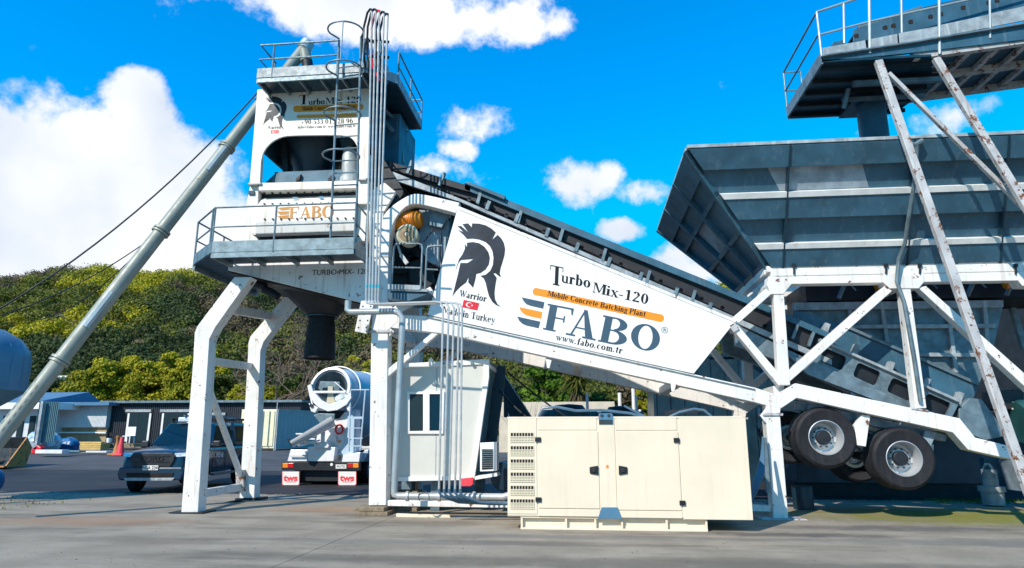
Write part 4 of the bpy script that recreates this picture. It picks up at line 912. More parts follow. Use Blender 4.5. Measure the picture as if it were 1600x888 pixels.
mb = MB(); mb.lathe([(0,-.2),(.36,-.2),(.38,-.1),(.38,.5),(0,.5)], P(676,392,15.3), (0,1,0), 28); mb.build('drum', 'dark', dr, smooth=True)
mb = MB(); mb.beam(P(612,352,14.7), P(626,398,14.7), .05, .05); mb.beam(P(626,398,14.7), P(636,412,14.7), .09, .05); mb.build('lever', 'pipe', dr)
mb = MB(); mb.pp([(607,425),(690,425),(690,470),(607,470)], 16.4, 16.5); mb.pp([(600,318),(650,312),(712,330),(700,430),(640,426),(600,428)], 16.2, 16.3); mb.each('back_plate', 'bucket', dr)
mb = MB(); mb.bar(P(604,470,15.1),P(604,330,15.1),.16); mb.bar(P(700,335,15.1),P(690,470,15.1),.16); mb.pp([(640,400),(672,404),(678,440),(662,455),(640,440)],15.15,15.25); mb.bar(P(608,415,15.2),P(668,400,15.2),.1); mb.bar(P(640,395,15.6),P(642,465,15.6),.12)
mb.tube([P(648,330,14.8),P(656,322,14.8),P(672,326,14.8),P(676,360,14.8),P(662,378,14.8)], .018); mb.tube([P(690,360,14.8),P(688,400,14.8),P(694,440,14.9)],.018); mb.build('frame', 'dark', dr)
MB().pp([(560,478),(604,470),(604,474)], 14.9, 15).each('stay', 'dark', dr)
# service balcony
sb_ = thing('service_balcony', 'small galvanised balcony with two rail gates below the orange gearbox', 'balcony', P(640,450,14.5))
mb = MB(); mb.pp([(608,450),(668,452),(668,456),(608,454)], 13.95, 15.0); mb.build('floor', 'galvlight', sb_)
mb = MB(); mb.pp([(606,444),(656,446),(656,453),(606,452)], 13.93, 13.97); mb.build('toe_board', 'galvlight', sb_)
def gate(px, Y):
    mb = MB(); mb.tube([P(x,y,Y) for x,y in px], .022); return mb
g = gate([(611,450),(616,386),(618,382),(622,381),(655,381),(659,383),(660,388),(657,452)], 13.95); g.tube([P(613,418,13.95),P(658,419,13.95)], .02); g.build('railing', 'galv', sb_, smooth=True)
g = gate([(664,452),(667,390),(669,386),(673,385),(690,384)], 14.0); g.tube([P(666,421,14.0),P(684,422,14.0)], .02); g.build('railing', 'galv', sb_, smooth=True)
mb = MB(); mb.pp([(606,456),(672,458),(640,470),(606,466)], 14.0, 14.9); mb.build('bracket', 'slate', sb_)
# ================================================================ CONDUITS
CYc = 13.35
tops = [(581,18),(587,18),(593,20),(600,22),(606,25)]; bots = [(572,470),(577,470),(581.5,470),(586.5,470),(591,470)]
hx = [(692,481),(701,481),(709,480),(717,479),(722,477)]; lowx = [(686,764),(694,764),(702,764),(711,764),(719,764)]
lab = ['leftmost', 'second from left', 'middle', 'fourth from left', 'rightmost']
bandpos = []
for k in range(5):
    t = thing('conduit_pipe', 'thin steel conduit running up the white tower post, %s of the five' % lab[k], 'conduit', P(*bots[k], CYc), 0, 'conduits up the tower')
    a_, b_ = P(*bots[k], CYc), P(*tops[k], CYc)
    yk = 474+k*1.5
    mb = MB(); c1 = P(bots[k][0]+4, 478-k*.4, CYc-.02*k); c2 = P(hx[k][0]-5, 470+k*.8, 13.2); c3 = P(hx[k][0]+1, 478, 13.2); e = P(*lowx[k], 13.2)
    x0 = P(hx[k][0], 490, 13.2)
    pts = [b_, a_, P(bots[k][0], 474, CYc), P(bots[k][0]+5, 477, CYc)]
    zh = P(640, 473+k*.6, 13.25).z
    mb.tube([b_, a_, (a_.x, CYc, zh+.10), (a_.x+.03, CYc-.01, zh+.03), (a_.x+.12, CYc-.02, zh), (x0.x-.16, 13.22, zh), (x0.x-.05, 13.2, zh-.03), (x0.x, 13.2, zh-.12), e], .022, 8)
    mb.build('pipe', 'pipe', t, smooth=True)
    g_ = MB(); u = Vector((-.08-.015*k, .05, 0)); 
    g_.tube([b_, b_+Vector((-.01,.02,.06)), b_+Vector((-.06,.05,.10)), b_+Vector((-.14,.1,.04)), b_+Vector((-.24,.2,-.25)), b_+Vector((-.29+.02*k,.3,-.75)), b_+Vector((-.22,.35,-1.15)), b_+Vector((-.05,.4,-1.5))], .026, 7)
    g_.build('gooseneck_cable', 'dark' if k != 2 else 'red', t, smooth=True)
    mb = MB(); q = a_.lerp(b_, -.0)+Vector((0,0,.28)); mb.tube([q, q+Vector((0,0,.06))], .026, 8); mb.build('tape', 'tealtape', t)
    mb = MB(); mb.tube([e, e+Vector((0,0,-.05)), e+Vector((.04,.02,-.13)), e+Vector((.35,.2,-.26)), e+Vector((1.0,.35,-.30)), e+Vector((1.9,.4,-.28))], .028, 8); mb.build('cable', 'hose', t, smooth=True)
sp = thing('conduit_clamp', 'steel clamp bar across the conduits near the top of the tower', 'clamp', P(592,62,13.4))
mb = MB()
for y in (64, 88): mb.bar(P(576,y,13.40), P(608,y+2,13.40), .03, .06)
mb.each('bar', 'dark', sp); mb = MB(); mb.lathe([(0,0),(.05,0),(.05,-.25),(0,-.25)], P(593,66,13.4), (0,0,1), 8); mb.build('insulator', 'whiteclean', sp)
# big water pipe
wpz = thing('water_pipe', 'thick grey water pipe bending down in front of the cabin and running along the ground', 'pipe', P(620,600,13.6))
yw = 13.75
q0 = P(543,488,yw); q1 = P(618,489,yw); q2 = P(627,500,yw); q3 = P(616,768,yw)
MB().tube([q0+Vector((0,.0,.25)), q0+Vector((0,0,.05)), q0+Vector((.06,0,0)), Vector((q1.x-.05,yw,q0.z)), Vector((q1.x+.06,yw,q0.z-.03)), Vector((q3.x+.04,yw,q0.z-.14)), q3], .068, 14).build('riser', 'pipegrey', wpz, smooth=True)
gy = P(700,777,yw).z
mb = MB(); mb.tube([q3, q3+Vector((.01,0,-.06)), q3+Vector((.09,0,-.09)), (q3.x+2.2,yw,q3.z-.09), (q3.x+2.45,yw,q3.z-.02)], .07, 14)
for dx in (.25,.9,1.6): mb.tube([(q3.x+dx,yw,q3.z-.09),(q3.x+dx+.05,yw,q3.z-.09)], .10, 14)
mb.build('ground_run', 'pipe', wpz, smooth=35)
MB().lathe([(.11,-.02),(.11,.02)], (q3.x+.62,yw-.07,q3.z-.09), (0,1,0), 16).build('valve_wheel', 'galv', wpz)
# ================================================================ SILO SCREW CONVEYOR
sw = thing('screw_conveyor', 'long grey-green cement screw tube slanting from the yard up to the mixer roof', 'screw conveyor', P(20,690,12.6))
s0 = P(474,78,16.2); s1 = P(-40,735,12.3)
MB().tube([s0, s1], .155, 18).build('tube', 'screw', sw, smooth=True)
d = (s1-s0).normalized()
mb = MB()
for t in (.165,.30,.52,.80): p = s0.lerp(s1, t); mb.tube([p, p+d*.05], .20, 18); mb.tube([p+d*.08, p+d*.12], .20, 18)
mb.each('flange', 'screw', sw, smooth=35)
mb = MB()
for t in (.295, .66): p = s0.lerp(s1, t); mb.tube([p+Vector((.03,-.12,-.08)), p+d*.9+Vector((.03,-.12,-.08))], .08, 8)
mb.each('inspection_box', 'pipegrey', sw)
MB().tube([P(476,80,16.1), P(479,96,16.1)], .16, 16).build('elbow', 'screw', sw, smooth=True)
MB().tube([P(480,97,16.1), P(482,118,16.1)], .15, 16).build('sleeve', 'dark', sw, smooth=True)
mb = MB(); mb.tube([s0-d*.25+Vector((0,0,.03)), s0+d*.0], .19, 16); mb.build('end_cap', 'pipegrey', sw, smooth=35)
mb = MB()
u_ = d.cross(Vector((0,1,0))).normalized(); w_ = Vector((0,-1,0))
side = d.cross(u_).normalized()
if side.y > 0: side = -side
for k in range(12):
    t = .845+k*.0125
    p = s0.lerp(s1, t); q = [];
    for (da, ang) in ((0,-22),(.08,-22),(.20,24),(.12,24)):
        rr = .158; v = side*math.cos(R(ang))+u_*math.sin(R(ang)); q.append(p+d*da+v*rr)
    mb.add(q+[v_-side*.01 for v_ in q], [(0,1,2,3),(7,6,5,4),(0,4,5,1),(1,5,6,2),(2,6,7,3),(3,7,4,0)])
mb.each('hazard_mark', 'dark', sw)
def wire(a, b, sag, label, r=.014):
    mb = MB(); a = Vector(a); b = Vector(b)
    mb.tube([a.lerp(b,i/14)-Vector((0,0,sag*4*(i/14)*(1-i/14))) for i in range(15)], r, 5)
    o = mb.build('stay_cable', 'dark'); tag(o, label, 'cable', 'cables beside the screw conveyor')
wire(P(404,143,14.5), P(-30,500,11.5), .5, 'chain-like cable from the top left corner of the tower down past the cloud', .019)
wire(P(229,378,14.9), P(-40,505,12.5), .25, 'upper of the two short cables tied to the middle of the screw tube')
wire(P(229,380,14.9), P(60,500,17.5), .35, 'lower of the two short cables tied to the middle of the screw tube')
wire(P(778,568,16.8), P(960,700,13.9), .1, 'black cable sagging under the side panel beside the cabin', .02)
wire(P(742,560,16.8), P(880,690,14.6), .25, 'black cable hanging behind the right end of the cabin', .02)
# ================================================================ OVERHEAD CONVEYOR
oc = thing('overhead_conveyor', 'galvanised overhead feed conveyor with railed platform above the hopper', 'conveyor', P(1368,100,13))
OY = 13.0; A = P(1284,94,OY); zo_ = A.z; Rr = PZ(1241,178,zo_); Rr2 = PZ(1405,168,zo_); wdt = Rr.y-OY
xR_ = PZ(1405,168,zo_).x
MB().prism_ax([(A.x,OY),(P(1456,92,OY).x,OY),(xR_+.25,OY+wdt*.55),(xR_,Rr.y),(A.x,Rr.y)], zo_-.05, zo_, 2).build('platform', 'navy', oc)
mb = MB(); ed = [(A.x,Rr.y),(A.x,OY),(A.x+2.2,OY)]
mb.bar((A.x,Rr.y,zo_+.04),(A.x,OY,zo_+.04),.04,.26); mb.bar((A.x,Rr.y,zo_-.03),(xR_,Rr.y,zo_-.03),.04,.18); mb.build('edge_channel', 'galv', oc)
mb = MB()
for k in range(5): y = OY+.2+k*(wdt-.3)/4; mb.bar((A.x+.05,y,zo_-.09),(xR_+.1,y,zo_-.09),.05,.09)
mb.each('joist', 'dark', oc)
def op(name, px, y0=OY, d=.06, m='galv'): return MB().pp(px, y0, y0+d).build(name, m, oc, bevel=.004)
op('side_channel', [(1284,88),(1430,66),(1800,4),(1800,30),(1600,62),(1430,82),(1284,97)], m='slate')
op('top_flange', [(1284,85.5),(1430,63.5),(1800,1),(1800,4),(1430,66),(1284,88)], OY-.08, .14)
op('toe_board', [(1286,75),(1352,63),(1354,77),(1286,87)], OY-.02, .03, 'galvlight')
op('toe_board', [(1357,62),(1402,53),(1403,69),(1358,77)], OY-.02, .03, 'galvlight'); op('toe_board', [(1405,52),(1466,41),(1467,58),(1406,68)], OY-.02, .03, 'galvlight')
op('toe_board', [(1470,39),(1545,23),(1546,43),(1471,57)], OY-.02, .03, 'galvlight'); op('toe_board', [(1549,21),(1700,-12),(1700,12),(1550,42)], OY-.02, .03, 'galvlight')
# conveyor side plate with slots
def slotted(px, slots, y0, d):
    o = op('side_plate', px, y0, d, 'slate'); mb = MB()
    for (x, y) in slots: mb.pp([(x-3,y-2.5),(x+3,y-3.5),(x+4,y+1),(x+3,y+3),(x-3,y+3.5),(x-4,y)], y0-.006, y0+.01)
    mb.each('slot', 'hole', oc); return o
slotted([(1334,46),(1440,12),(1700,-52),(1700,5),(1440,50),(1334,66)], [(1338,56),(1383,43),(1396,40),(1423,34),(1454,26),(1470,22),(1505,12),(1545,4),(1558,1)], OY+.75, .06)
op('guard_plate', [(1302,66),(1318,62),(1322,70),(1300,76)], OY+.7, .5, 'slate')
mb = MB()
for a, b in (((1340,44),(1440,12)),): mb.bar(P(*a,OY+.8), P(*b,OY+.8), .06)
mb.build('plate_rim', 'galv', oc)
mb = MB(); bz_ = P(1334,56,OY+.8); b1_ = P(1700,-25,OY+.8)
mb.add([bz_, b1_, b1_+Vector((0,.9,0)), bz_+Vector((0,.9,0)), bz_+Vector((0,0,.04)), b1_+Vector((0,0,.04)), b1_+Vector((0,.9,.04)), bz_+Vector((0,.9,.04))], [(0,1,2,3),(7,6,5,4),(0,4,5,1),(1,5,6,2),(2,6,7,3),(3,7,4,0)]); mb.build('belt', 'belt', oc)
# underside frame of the boom
mb = MB(); u0 = P(1430,84,OY); u1 = P(1800,32,OY)
for dy in (.0, 1.0, 2.0): mb.bar(u0+Vector((0,dy+.1,-.02)), u1+Vector((0,dy+.1,-.02)), .12, .14)
for k in range(8): p = u0.lerp(u1, k/8); mb.bar(p+Vector((0,.1,-.02)), p+Vector((0,2.1,-.02)), .1)
mb.build('boom_frame', 'whiterusty', oc)
mb = MB(); mb.add([u0+Vector((0,.1,.06)), u1+Vector((0,.1,.06)), u1+Vector((0,2.1,.06)), u0+Vector((0,2.1,.06)), u0+Vector((0,.1,.1)), u1+Vector((0,.1,.1)), u1+Vector((0,2.1,.1)), u0+Vector((0,2.1,.1))], [(0,1,2,3),(7,6,5,4)]); mb.build('boom_floor', 'slate', oc)
# rails: front
def rtube(px, Y, r=.024): return [P(x,y,Y) for x,y in px]
mb = MB(); mb.tube(rtube([(1276,19),(1340,-2),(1420,-30),(1700,-110)], OY), .026); mb.tube(rtube([(1280,55),(1355,35),(1440,16),(1700,-40)], OY), .022)
mb.tube([P(1276,19,OY), P(1284,90,OY)], .022)
for (x, y0, y1) in ((1318,6,68),(1358,-8,84),(1408,-22,52),(1467,-40,85),(1546,-60,60)): mb.tube([P(x,y0,OY), P(x+1,y1,OY)], .03 if x in (1358,1467) else .022)
mb.build('railing', 'pipegrey', oc, smooth=True)
hh = P(1285,19,OY).z-zo_
mb = MB(); up_ = Vector((0,0,hh)); a_ = Vector((A.x,OY+.05,zo_)); b_ = Vector((A.x,Rr.y,zo_))
mb.tube([a_+up_, b_+up_, b_+up_+Vector((.4,0,0))], .022); mb.tube([a_+up_*.55, b_+up_*.55, b_+up_*.55+Vector((.4,0,0))], .02); mb.tube([b_, b_+up_], .022); mb.tube([b_+Vector((.4,0,0)), b_+up_+Vector((.4,0,0))], .02)
mb.build('railing', 'galv', oc, smooth=True)
# discharge head and pipe
dcx = P(1362,180,14.75)
MB().lathe([(.30,0),(.30,2.6),(.33,2.9),(.33,max(3.0,zo_-zt_+.8))], (dcx.x,14.75,zt_-.9), (0,0,1), 28).build('discharge_pipe', 'slate', oc, smooth=35)
mb = MB(); mb.box((dcx.x-.5,14.3,zo_-.22),(dcx.x+.45,15.3,zo_-.06)); mb.build('head_box', 'navy', oc, bevel=.01)
mb = MB(); mb.bar((A.x+.8,13.6,zo_-.25),(xR_+.1,13.6,zo_-.25),.1); mb.bar((A.x+.8,14.2,zo_-.3),(xR_,14.2,zo_-.3),.08); mb.tube([(dcx.x-.75,14.0,zo_-.15),(dcx.x-.85,14.1,zo_-.55)],.05,8); mb.build('head_frame', 'galv', oc)
# struts
def strut(a, b, w, label):
    mb = MB(); mb.bar(a, b, w, w*.8); o = mb.build('conveyor_strut', 'whiterusty', bevel=.01); tag(o, label, 'strut', 'rusty struts carrying the overhead conveyor')
strut(P(1372,96,13.02), P(1610,775,12.1), .145, 'longest white rusty strut, running from the overhead platform down past the hopper to the ground')
strut(P(1388,115,13.05), P(1625,350,12.95), .095, 'thin rusty diagonal strut crossing the upper hopper wall')
strut(P(1462,92,13.02), P(1650,400,12.6), .135, 'white rusty strut hanging from the overhead conveyor at the right edge of the photo')
# ================================================================ GENERATOR
GYf = 12.42
ge = thing('diesel_generator', 'cream diesel generator cabinet with two doors and louvred left end in front of the plant', 'generator', P(980,833,GYf))
g0 = P(793,806,GYf); g1 = P(1171,811,GYf); gzb = g1.z+.0; gzt = P(980,651,GYf).z; GD = 1.75
MB().box((g0.x,GYf,gzb),(g1.x,GYf+GD,gzt-.03)).build('cabinet', 'cream', ge, bevel=.012)
MB().box((g0.x-.01,GYf-.012,gzt-.035),(g1.x+.01,GYf+GD+.01,gzt)).build('lid', 'cream', ge, bevel=.006)
def gx(px): return P(px,730,GYf).x
def gzv(py): return P(980,py,GYf).z
def gbox(name, x0, x1, y0, y1, out, m='cream', bev=.004, inn=.0):
    return MB().box((gx(x0),GYf-out,gzv(y1)),(gx(x1),GYf-inn,gzv(y0))).build(name, m, ge, bevel=bev)
seam = mat('seam_shadow', (.20,.17,.11), .8)
M['seam'] = seam
gbox('side_panel', 793.5, 839, 653, 805, .010); gbox('top_panel', 841, 934, 653, 672, .010); gbox('top_panel', 964, 1061, 653, 672.5, .010)
gbox('centre_pillar', 937, 962, 653, 808, .012)
d1 = gbox('door', 841, 935.5, 674, 795.5, .016, bev=.006); d2 = gbox('door', 963.5, 1062, 674.5, 797, .016, bev=.006)
gbox('bottom_panel', 841, 935.5, 797, 808, .010); gbox('bottom_panel', 963.5, 1062, 798.5, 809, .010)
gbox('end_panel', 1064, 1170.5, 653, 810.5, .010)
for (x, y, w_) in ((841,687,9),(841,782,9),(1059,688,9),(1065-2,785,9)):
    gbox('hinge', x-w_/2, x+w_/2, y-3.6, y+3.6, .045, 'dark', .006, .012)
for dr_, x, sgn in ((d1,928,1),(d2,973.5,-1)):
    c = P(x,735,GYf-.02); w_ = .075; mb = MB()
    mb.prism([(c.x-sgn*w_,c.z-.055),(c.x+sgn*w_,c.z-.08),(c.x+sgn*w_,c.z+.08),(c.x-sgn*w_,c.z+.055)], GYf-.045, GYf-.014); h_ = mb.build('handle', 'dark', dr_, bevel=.012)
    MB().box((c.x-.03,GYf-.06,c.z-.035),(c.x+.03,GYf-.044,c.z+.035)).build('latch', 'cargrille', h_, bevel=.006)
# louvres: six banks of open slots
bankz = [676,697,718,739,760,781.3]
for by in bankz:
    mb = MB(); mb.box((gx(797.5),GYf-.013,gzv(by+16)),(gx(834.5),GYf-.0095,gzv(by))); fr_ = mb.build('louvre_bank', 'creamin', ge)
    mb = MB()
    for k in range(8):
        x0 = 798.2+k*4.52; mb.box((gx(x0),GYf-.0150,gzv(by+5.6)),(gx(x0+3.5),GYf-.012,gzv(by+.8)))
    mb.build('slot', 'hole', fr_)
    mb = MB()
    for k in range(8):
        x0 = 798.2+k*4.52; mb.box((gx(x0),GYf-.0155,gzv(by+11)),(gx(x0+3.4),GYf-.012,gzv(by+7.4)))
    mb.build('slat', 'hose' if False else 'creamin', fr_)
    mb = MB()
    for k in range(9):
        x0 = 797.3+k*4.52; mb.box((gx(x0),GYf-.022,gzv(by+15.5)),(gx(x0+.85),GYf-.013,gzv(by+.3)))
    for yy in (6.0, 11.3, 14.6): mb.box((gx(797.3),GYf-.0235,gzv(by+yy+1.0)),(gx(834.6),GYf-.0135,gzv(by+yy)))
    mb.build('mesh_bars', 'cream', fr_)
sk0 = P(815,833,GYf); sk1 = P(1105,833,GYf); zt2 = gzb+.0
mb = MB(); x0, x1 = sk0.x, sk1.x
mb.box((x0,GYf+.10,.0),(x1,GYf+.13,zt2)); sk = mb.build('skid', 'cream', ge)
mb = MB(); mb.box((x0-.02,GYf+.02,zt2-.03),(x1+.02,GYf+.13,zt2-.002)); mb.box((x0-.02,GYf+.02,.005),(x1+.02,GYf+.13,.035)); mb.box((x0-.02,GYf+1.6,.005),(x1+.02,GYf+1.64,zt2-.002)); mb.build('skid_rail', 'cream', ge, bevel=.003)
mb = MB()
for f_ in (0,.245,.405,.55,.79,1.0): x = x0+(x1-x0)*f_; mb.box((x-.018,GYf+.03,.03),(x+.018,GYf+.11,zt2-.03))
mb.each('skid_web', 'cream', ge)
lb2 = MB(); lb2.prism([(gx(937.5),gzv(663)),(gx(960),gzv(663)),(gx(960),gzv(648)),(gx(958),gzv(646)),(gx(939.5),gzv(646)),(gx(937.5),gzv(648))], GYf-.03, GYf-.012); lf = lb2.build('lifting_bracket', 'siloblue', ge, bevel=.004)
mb = MB()
for x in (943, 954): mb.lathe([(0,.001),(.032,.001)], (gx(x),GYf-.031,gzv(650)), (0,-1,0), 16)
mb.box((gx(938.5),GYf-.034,gzv(662.5)),(gx(959),GYf-.0305,gzv(656))); mb.build('bracket_hole', 'bucket', lf)
mb = MB(); mb.pp([(940,793),(965,793),(972,811),(934,811)], GYf-.035, GYf-.013); mb.build('step_plate', 'siloblue', ge, bevel=.005)
MB().box((gx(947),GYf-.014,gzv(732)),(gx(951),GYf-.0122,gzv(727))).build('sticker', 'amber', ge)
MB().add([(g0.x,GYf+.01,gzt),(g0.x,GYf+.35,gzt),(g0.x,GYf+.01,gzt+.07)],[(0,1,2)]).add([(g0.x+.01,GYf+.01,gzt),(g0.x+.01,GYf+.35,gzt),(g0.x+.01,GYf+.01,gzt+.07)],[(0,2,1)]).build('lifting_ear', 'siloblue', ge)
# cables and little dark gear lying on the generator roof, seen over its edge
def hose_thing(name, label, cat, pts, r, m, n=8):
    o = MB().tube(pts, r, n).build(name, m, smooth=True); tag(o, label, cat); return o
hose_thing('hose', 'pale blue hose looping over the generator roof at left of the lifting bracket', 'hose', [P(842,650,13.0),P(848,638,13.0),P(870,636,13.0),P(900,642,13.0),P(940,641,13.0),P(985,646,13.0),P(1005,652,13.0)], .025, 'hose')
hose_thing('hose', 'blue hose arched over the right half of the generator roof', 'hose', [P(1045,652,13.2),P(1062,644,13.2),P(1085,639,13.2),P(1100,641,13.2),P(1112,651,13.2)], .022, 'hose')
hose_thing('hose', 'thin hose sloping down behind the lifting bracket of the generator', 'hose', [P(975,634,13.4),P(990,642,13.4),P(1010,652,13.4)], .02, 'hose')
cl_ = tag(MB().pp([(1040,643),(1052,640),(1062,641),(1072,637),(1090,640),(1104,636),(1106,641),(1090,645),(1060,646),(1042,648)], 13.6, 13.8).build('cable_bundle', 'dark'), 'dark cable bundle lying behind the right half of the generator roof', 'cables')
# blue cable bundle at right of generator
cbt = thing('cable_loop', 'hanging loop of blue cables between the generator and the right post', 'cables', P(1185,740,13.6))
mb = MB()
for k in range(8):
    dx = k*2.2; mb.tube([P(1192,690-k,13.9), P(1190+dx*.2,712,13.7), P(1184+dx*.6,738,13.5), P(1174+dx*.5,762+k,13.4), P(1166+dx*.2,778+k*1.5,13.4)], .022, 6)
mb.each('cable', 'hose', cbt, smooth=True)
MB().pp([(1192,684),(1198,684),(1204,770),(1198,770)], 14.25, 14.33).build('cable_tray', 'galv', cbt)
# ================================================================ CABIN
cb_ = thing('control_cabin', 'pale grey control cabin with white window and slanted right end behind the conduits', 'cabin', P(680,750,15.0))
KY = 15.0
def kp(name, px, y0=KY, d=.05, m='cabin', bev=.006, par=None): return MB().pp(px, y0, y0+d).build(name, m, par or cb_, bevel=bev)
kp('front_wall', [(598,574),(763,563),(741,747),(598,750)], d=.08)
kp('roof_trim', [(596,570),(764,561),(763,569),(596,577)], KY-.04, .10, 'trimwhite')
kp('base_trim', [(596,746),(741,743),(740,750),(596,753)], KY-.04, .10, 'trimwhite')
kp('corner_trim', [(755,564),(764,562),(764,590),(741,748),(732,748),(756,590)], KY-.05, .11, 'trimwhite')
tl = P(764,563,KY); bl_ = P(741,748,KY); kd = 2.6; lft = P(598,575,KY)
mb = MB(); mb.add([tl+Vector((0,.08,0)), bl_+Vector((0,.08,0)), bl_+Vector((0,kd,0)), tl+Vector((0,kd,0)), tl+Vector((-.05,.08,0)), bl_+Vector((-.05,.08,0)), bl_+Vector((-.05,kd,0)), tl+Vector((-.05,kd,0))], [(0,1,2,3),(7,6,5,4),(0,4,5,1),(1,5,6,2),(2,6,7,3),(3,7,4,0)]); mb.build('end_wall', 'fence', cb_)  # shade of the right wall is put into its dark blue-green colour
zb3 = bl_.z; mb = MB(); mb.box((lft.x,KY+.08,zb3),(lft.x+.05,KY+kd,lft.z-.0)); mb.box((lft.x,KY+kd-.05,zb3),(bl_.x,KY+kd,lft.z)); mb.each('side_wall', 'cabin', cb_)
mb = MB(); mb.box((lft.x-.03,KY+.06,lft.z-.03),(tl.x+.03,KY+kd,lft.z+.05)); mb.build('roof', 'trimwhite', cb_); mb = MB(); mb.box((lft.x,KY+.08,zb3-.05),(bl_.x,KY+kd,zb3+.0)); mb.build('floor', 'slatebright', cb_)
kp('end_flap', [(777,571),(790,573),(788,600),(780,660),(774,706),(756,703),(762,640)], KY+1.1, .05, 'navy')
kp('lifting_eye', [(668,570),(670,562),(673,558),(677,562),(677,570)], KY+.1, .05, 'trimwhite')
mb = MB()
for x in (692,700,716,738): c = P(x,568,KY-.05); mb.lathe([(.04,.0),(.04,.04),(0,.04)], c, (0,-1,0), 10)
mb.each('fixing', 'galv', cb_)
wf = MB()
for px in ([(635.5,612),(694.5,612),(694.5,616),(635.5,616)],[(635.5,674),(694.5,673),(694.5,678),(635.5,678)],[(635.5,616),(640,616),(640,674),(635.5,674)],[(690,616),(694.5,616),(694.5,673),(690,673)],[(661,616),(671,616),(671,674),(661,674)]): wf.pp(px, KY-.05, KY+.0)
win = wf.build('window', 'trimwhite', cb_, bevel=.004)
MB().pp([(640,616),(661,616),(661,674),(640,674)], KY-.02, KY-.008).build('pane', 'glass', win); MB().pp([(671,616),(690,616),(690,673),(671,673)], KY-.02, KY-.008).build('pane', 'carglass', win)
mb = MB(); mb.pp([(600,578),(602,578),(601,748),(600,748)], KY-.006, KY); mb.pp([(682,576),(683,576),(681,745),(680,745)], KY-.006, KY); mb.each('wall_joint', 'slatebright', cb_)
mb = MB(); mb.box((lft.x,KY+.2,.01),(lft.x+.25,KY+.6,zb3-.05)); mb.box((bl_.x-1.0,KY+.2,.01),(bl_.x-.8,KY+.5,zb3-.05)); mb.box((bl_.x-.3,KY+2,.01),(bl_.x-.1,KY+2.4,zb3-.05)); mb.box((lft.x,KY+2,.01),(lft.x+.25,KY+2.4,zb3-.05)); mb.each('support_block', 'galv', cb_)
mb = MB(); mb.pp([(718,748),(739,746),(739,757),(735,760),(718,760)], KY-.1, KY-.02); mb.build('rail_stop', 'conepink', cb_, bevel=.01)
acn = thing('air_conditioner', 'white air conditioner outdoor unit with dark grille on a bracket beside the cabin', 'air conditioner', P(763,740,14.6))
MB().pp([(750,692),(776,691),(776,736),(750,737)], 14.6, 15.0).build('casing', 'trimwhite', acn, bevel=.01)
MB().pp([(753,702),(770,702),(770,733),(753,734)], 14.59, 14.6).build('grille', 'dark', acn)
mb = MB()
for k in range(9): mb.pp([(753,703+k*3.4),(770,703+k*3.4),(770,704+k*3.4),(753,704+k*3.4)], 14.575, 14.59)
mb.build('grille_bars', 'galv', acn)
MB().pp([(742,745),(776,739),(778,744),(742,750)], 14.55, 15.05).build('bracket', 'trimwhite', acn)
MB().lathe([(0,0),(.30,0),(.33,.1),(.33,.9),(0,.9)], P(788,745,15.6), (0,1,0), 24).build('air_tank', 'navy', None, smooth=35)
tag(bpy.data.objects['air_tank'], 'round dark blue tank end between the cabin and the generator', 'tank')
# timber packing under the posts
def blocks(x, y, lab, rows, w=.9, d=.5):
    t = thing('timber_blocks', lab, 'timber blocks', (x, y, 0))
    z = .008
    for k in range(rows):
        hgt = .085; mb = MB(); o_ = .04*(-1)**k; mb.box((x-w/2+o_, y-d/2, z), (x+w/2+o_, y+d/2, z+hgt-.006)); mb.build('timber', 'wood', t, bevel=.008); z += hgt
c = P(590,800,14.45); blocks(c.x-.05, 14.45, 'stack of mossy timber blocks under the left main post', 2, .62, .6)
blocks(c.x+.30, 15.3, 'taller pile of dark timber under the cabin corner', 5, .7, .5)
o = MB().pp([(619,803),(702,805),(704,810),(619,808)], 14.0, 14.1).build('steel_channel', 'cream', None, bevel=.005); tag(o, 'short cream steel channel lying on the concrete below the sill beam', 'steel bar')
o = MB().pp([(704,806),(792,807),(792,809),(704,808)], 14.2, 14.28).build('steel_rod', 'galv'); tag(o, 'thin steel angle lying between the cream channel and the generator', 'steel bar')
o = MB().lathe([(0,0),(.22,0),(.23,.45),(.22,.5),(0,.5)], (P(1256,794,16.4).x,16.4,.01), (0,0,1), 20).build('water_bucket', 'navy', None, smooth=35); tag(o, 'dark blue plastic drum on the wet concrete behind the right post', 'drum')
# rear pier at right
pr = thing('pier_foot', 'round grey concrete foot with a flange under the rear of the chassis', 'pier', P(1555,787,17.6))
MB().lathe([(0,0),(.22,0),(.24,.3),(.28,.30),(.28,.42),(.16,.42),(.16,.8),(0,.8)], P(1553,789,17.6), (0,0,1), 20).build('base', 'galvlight', pr, smooth=35)
MB().pp([(1537,715),(1572,715),(1569,745),(1541,745)], 17.55, 17.75).build('bracket', 'slate', pr)
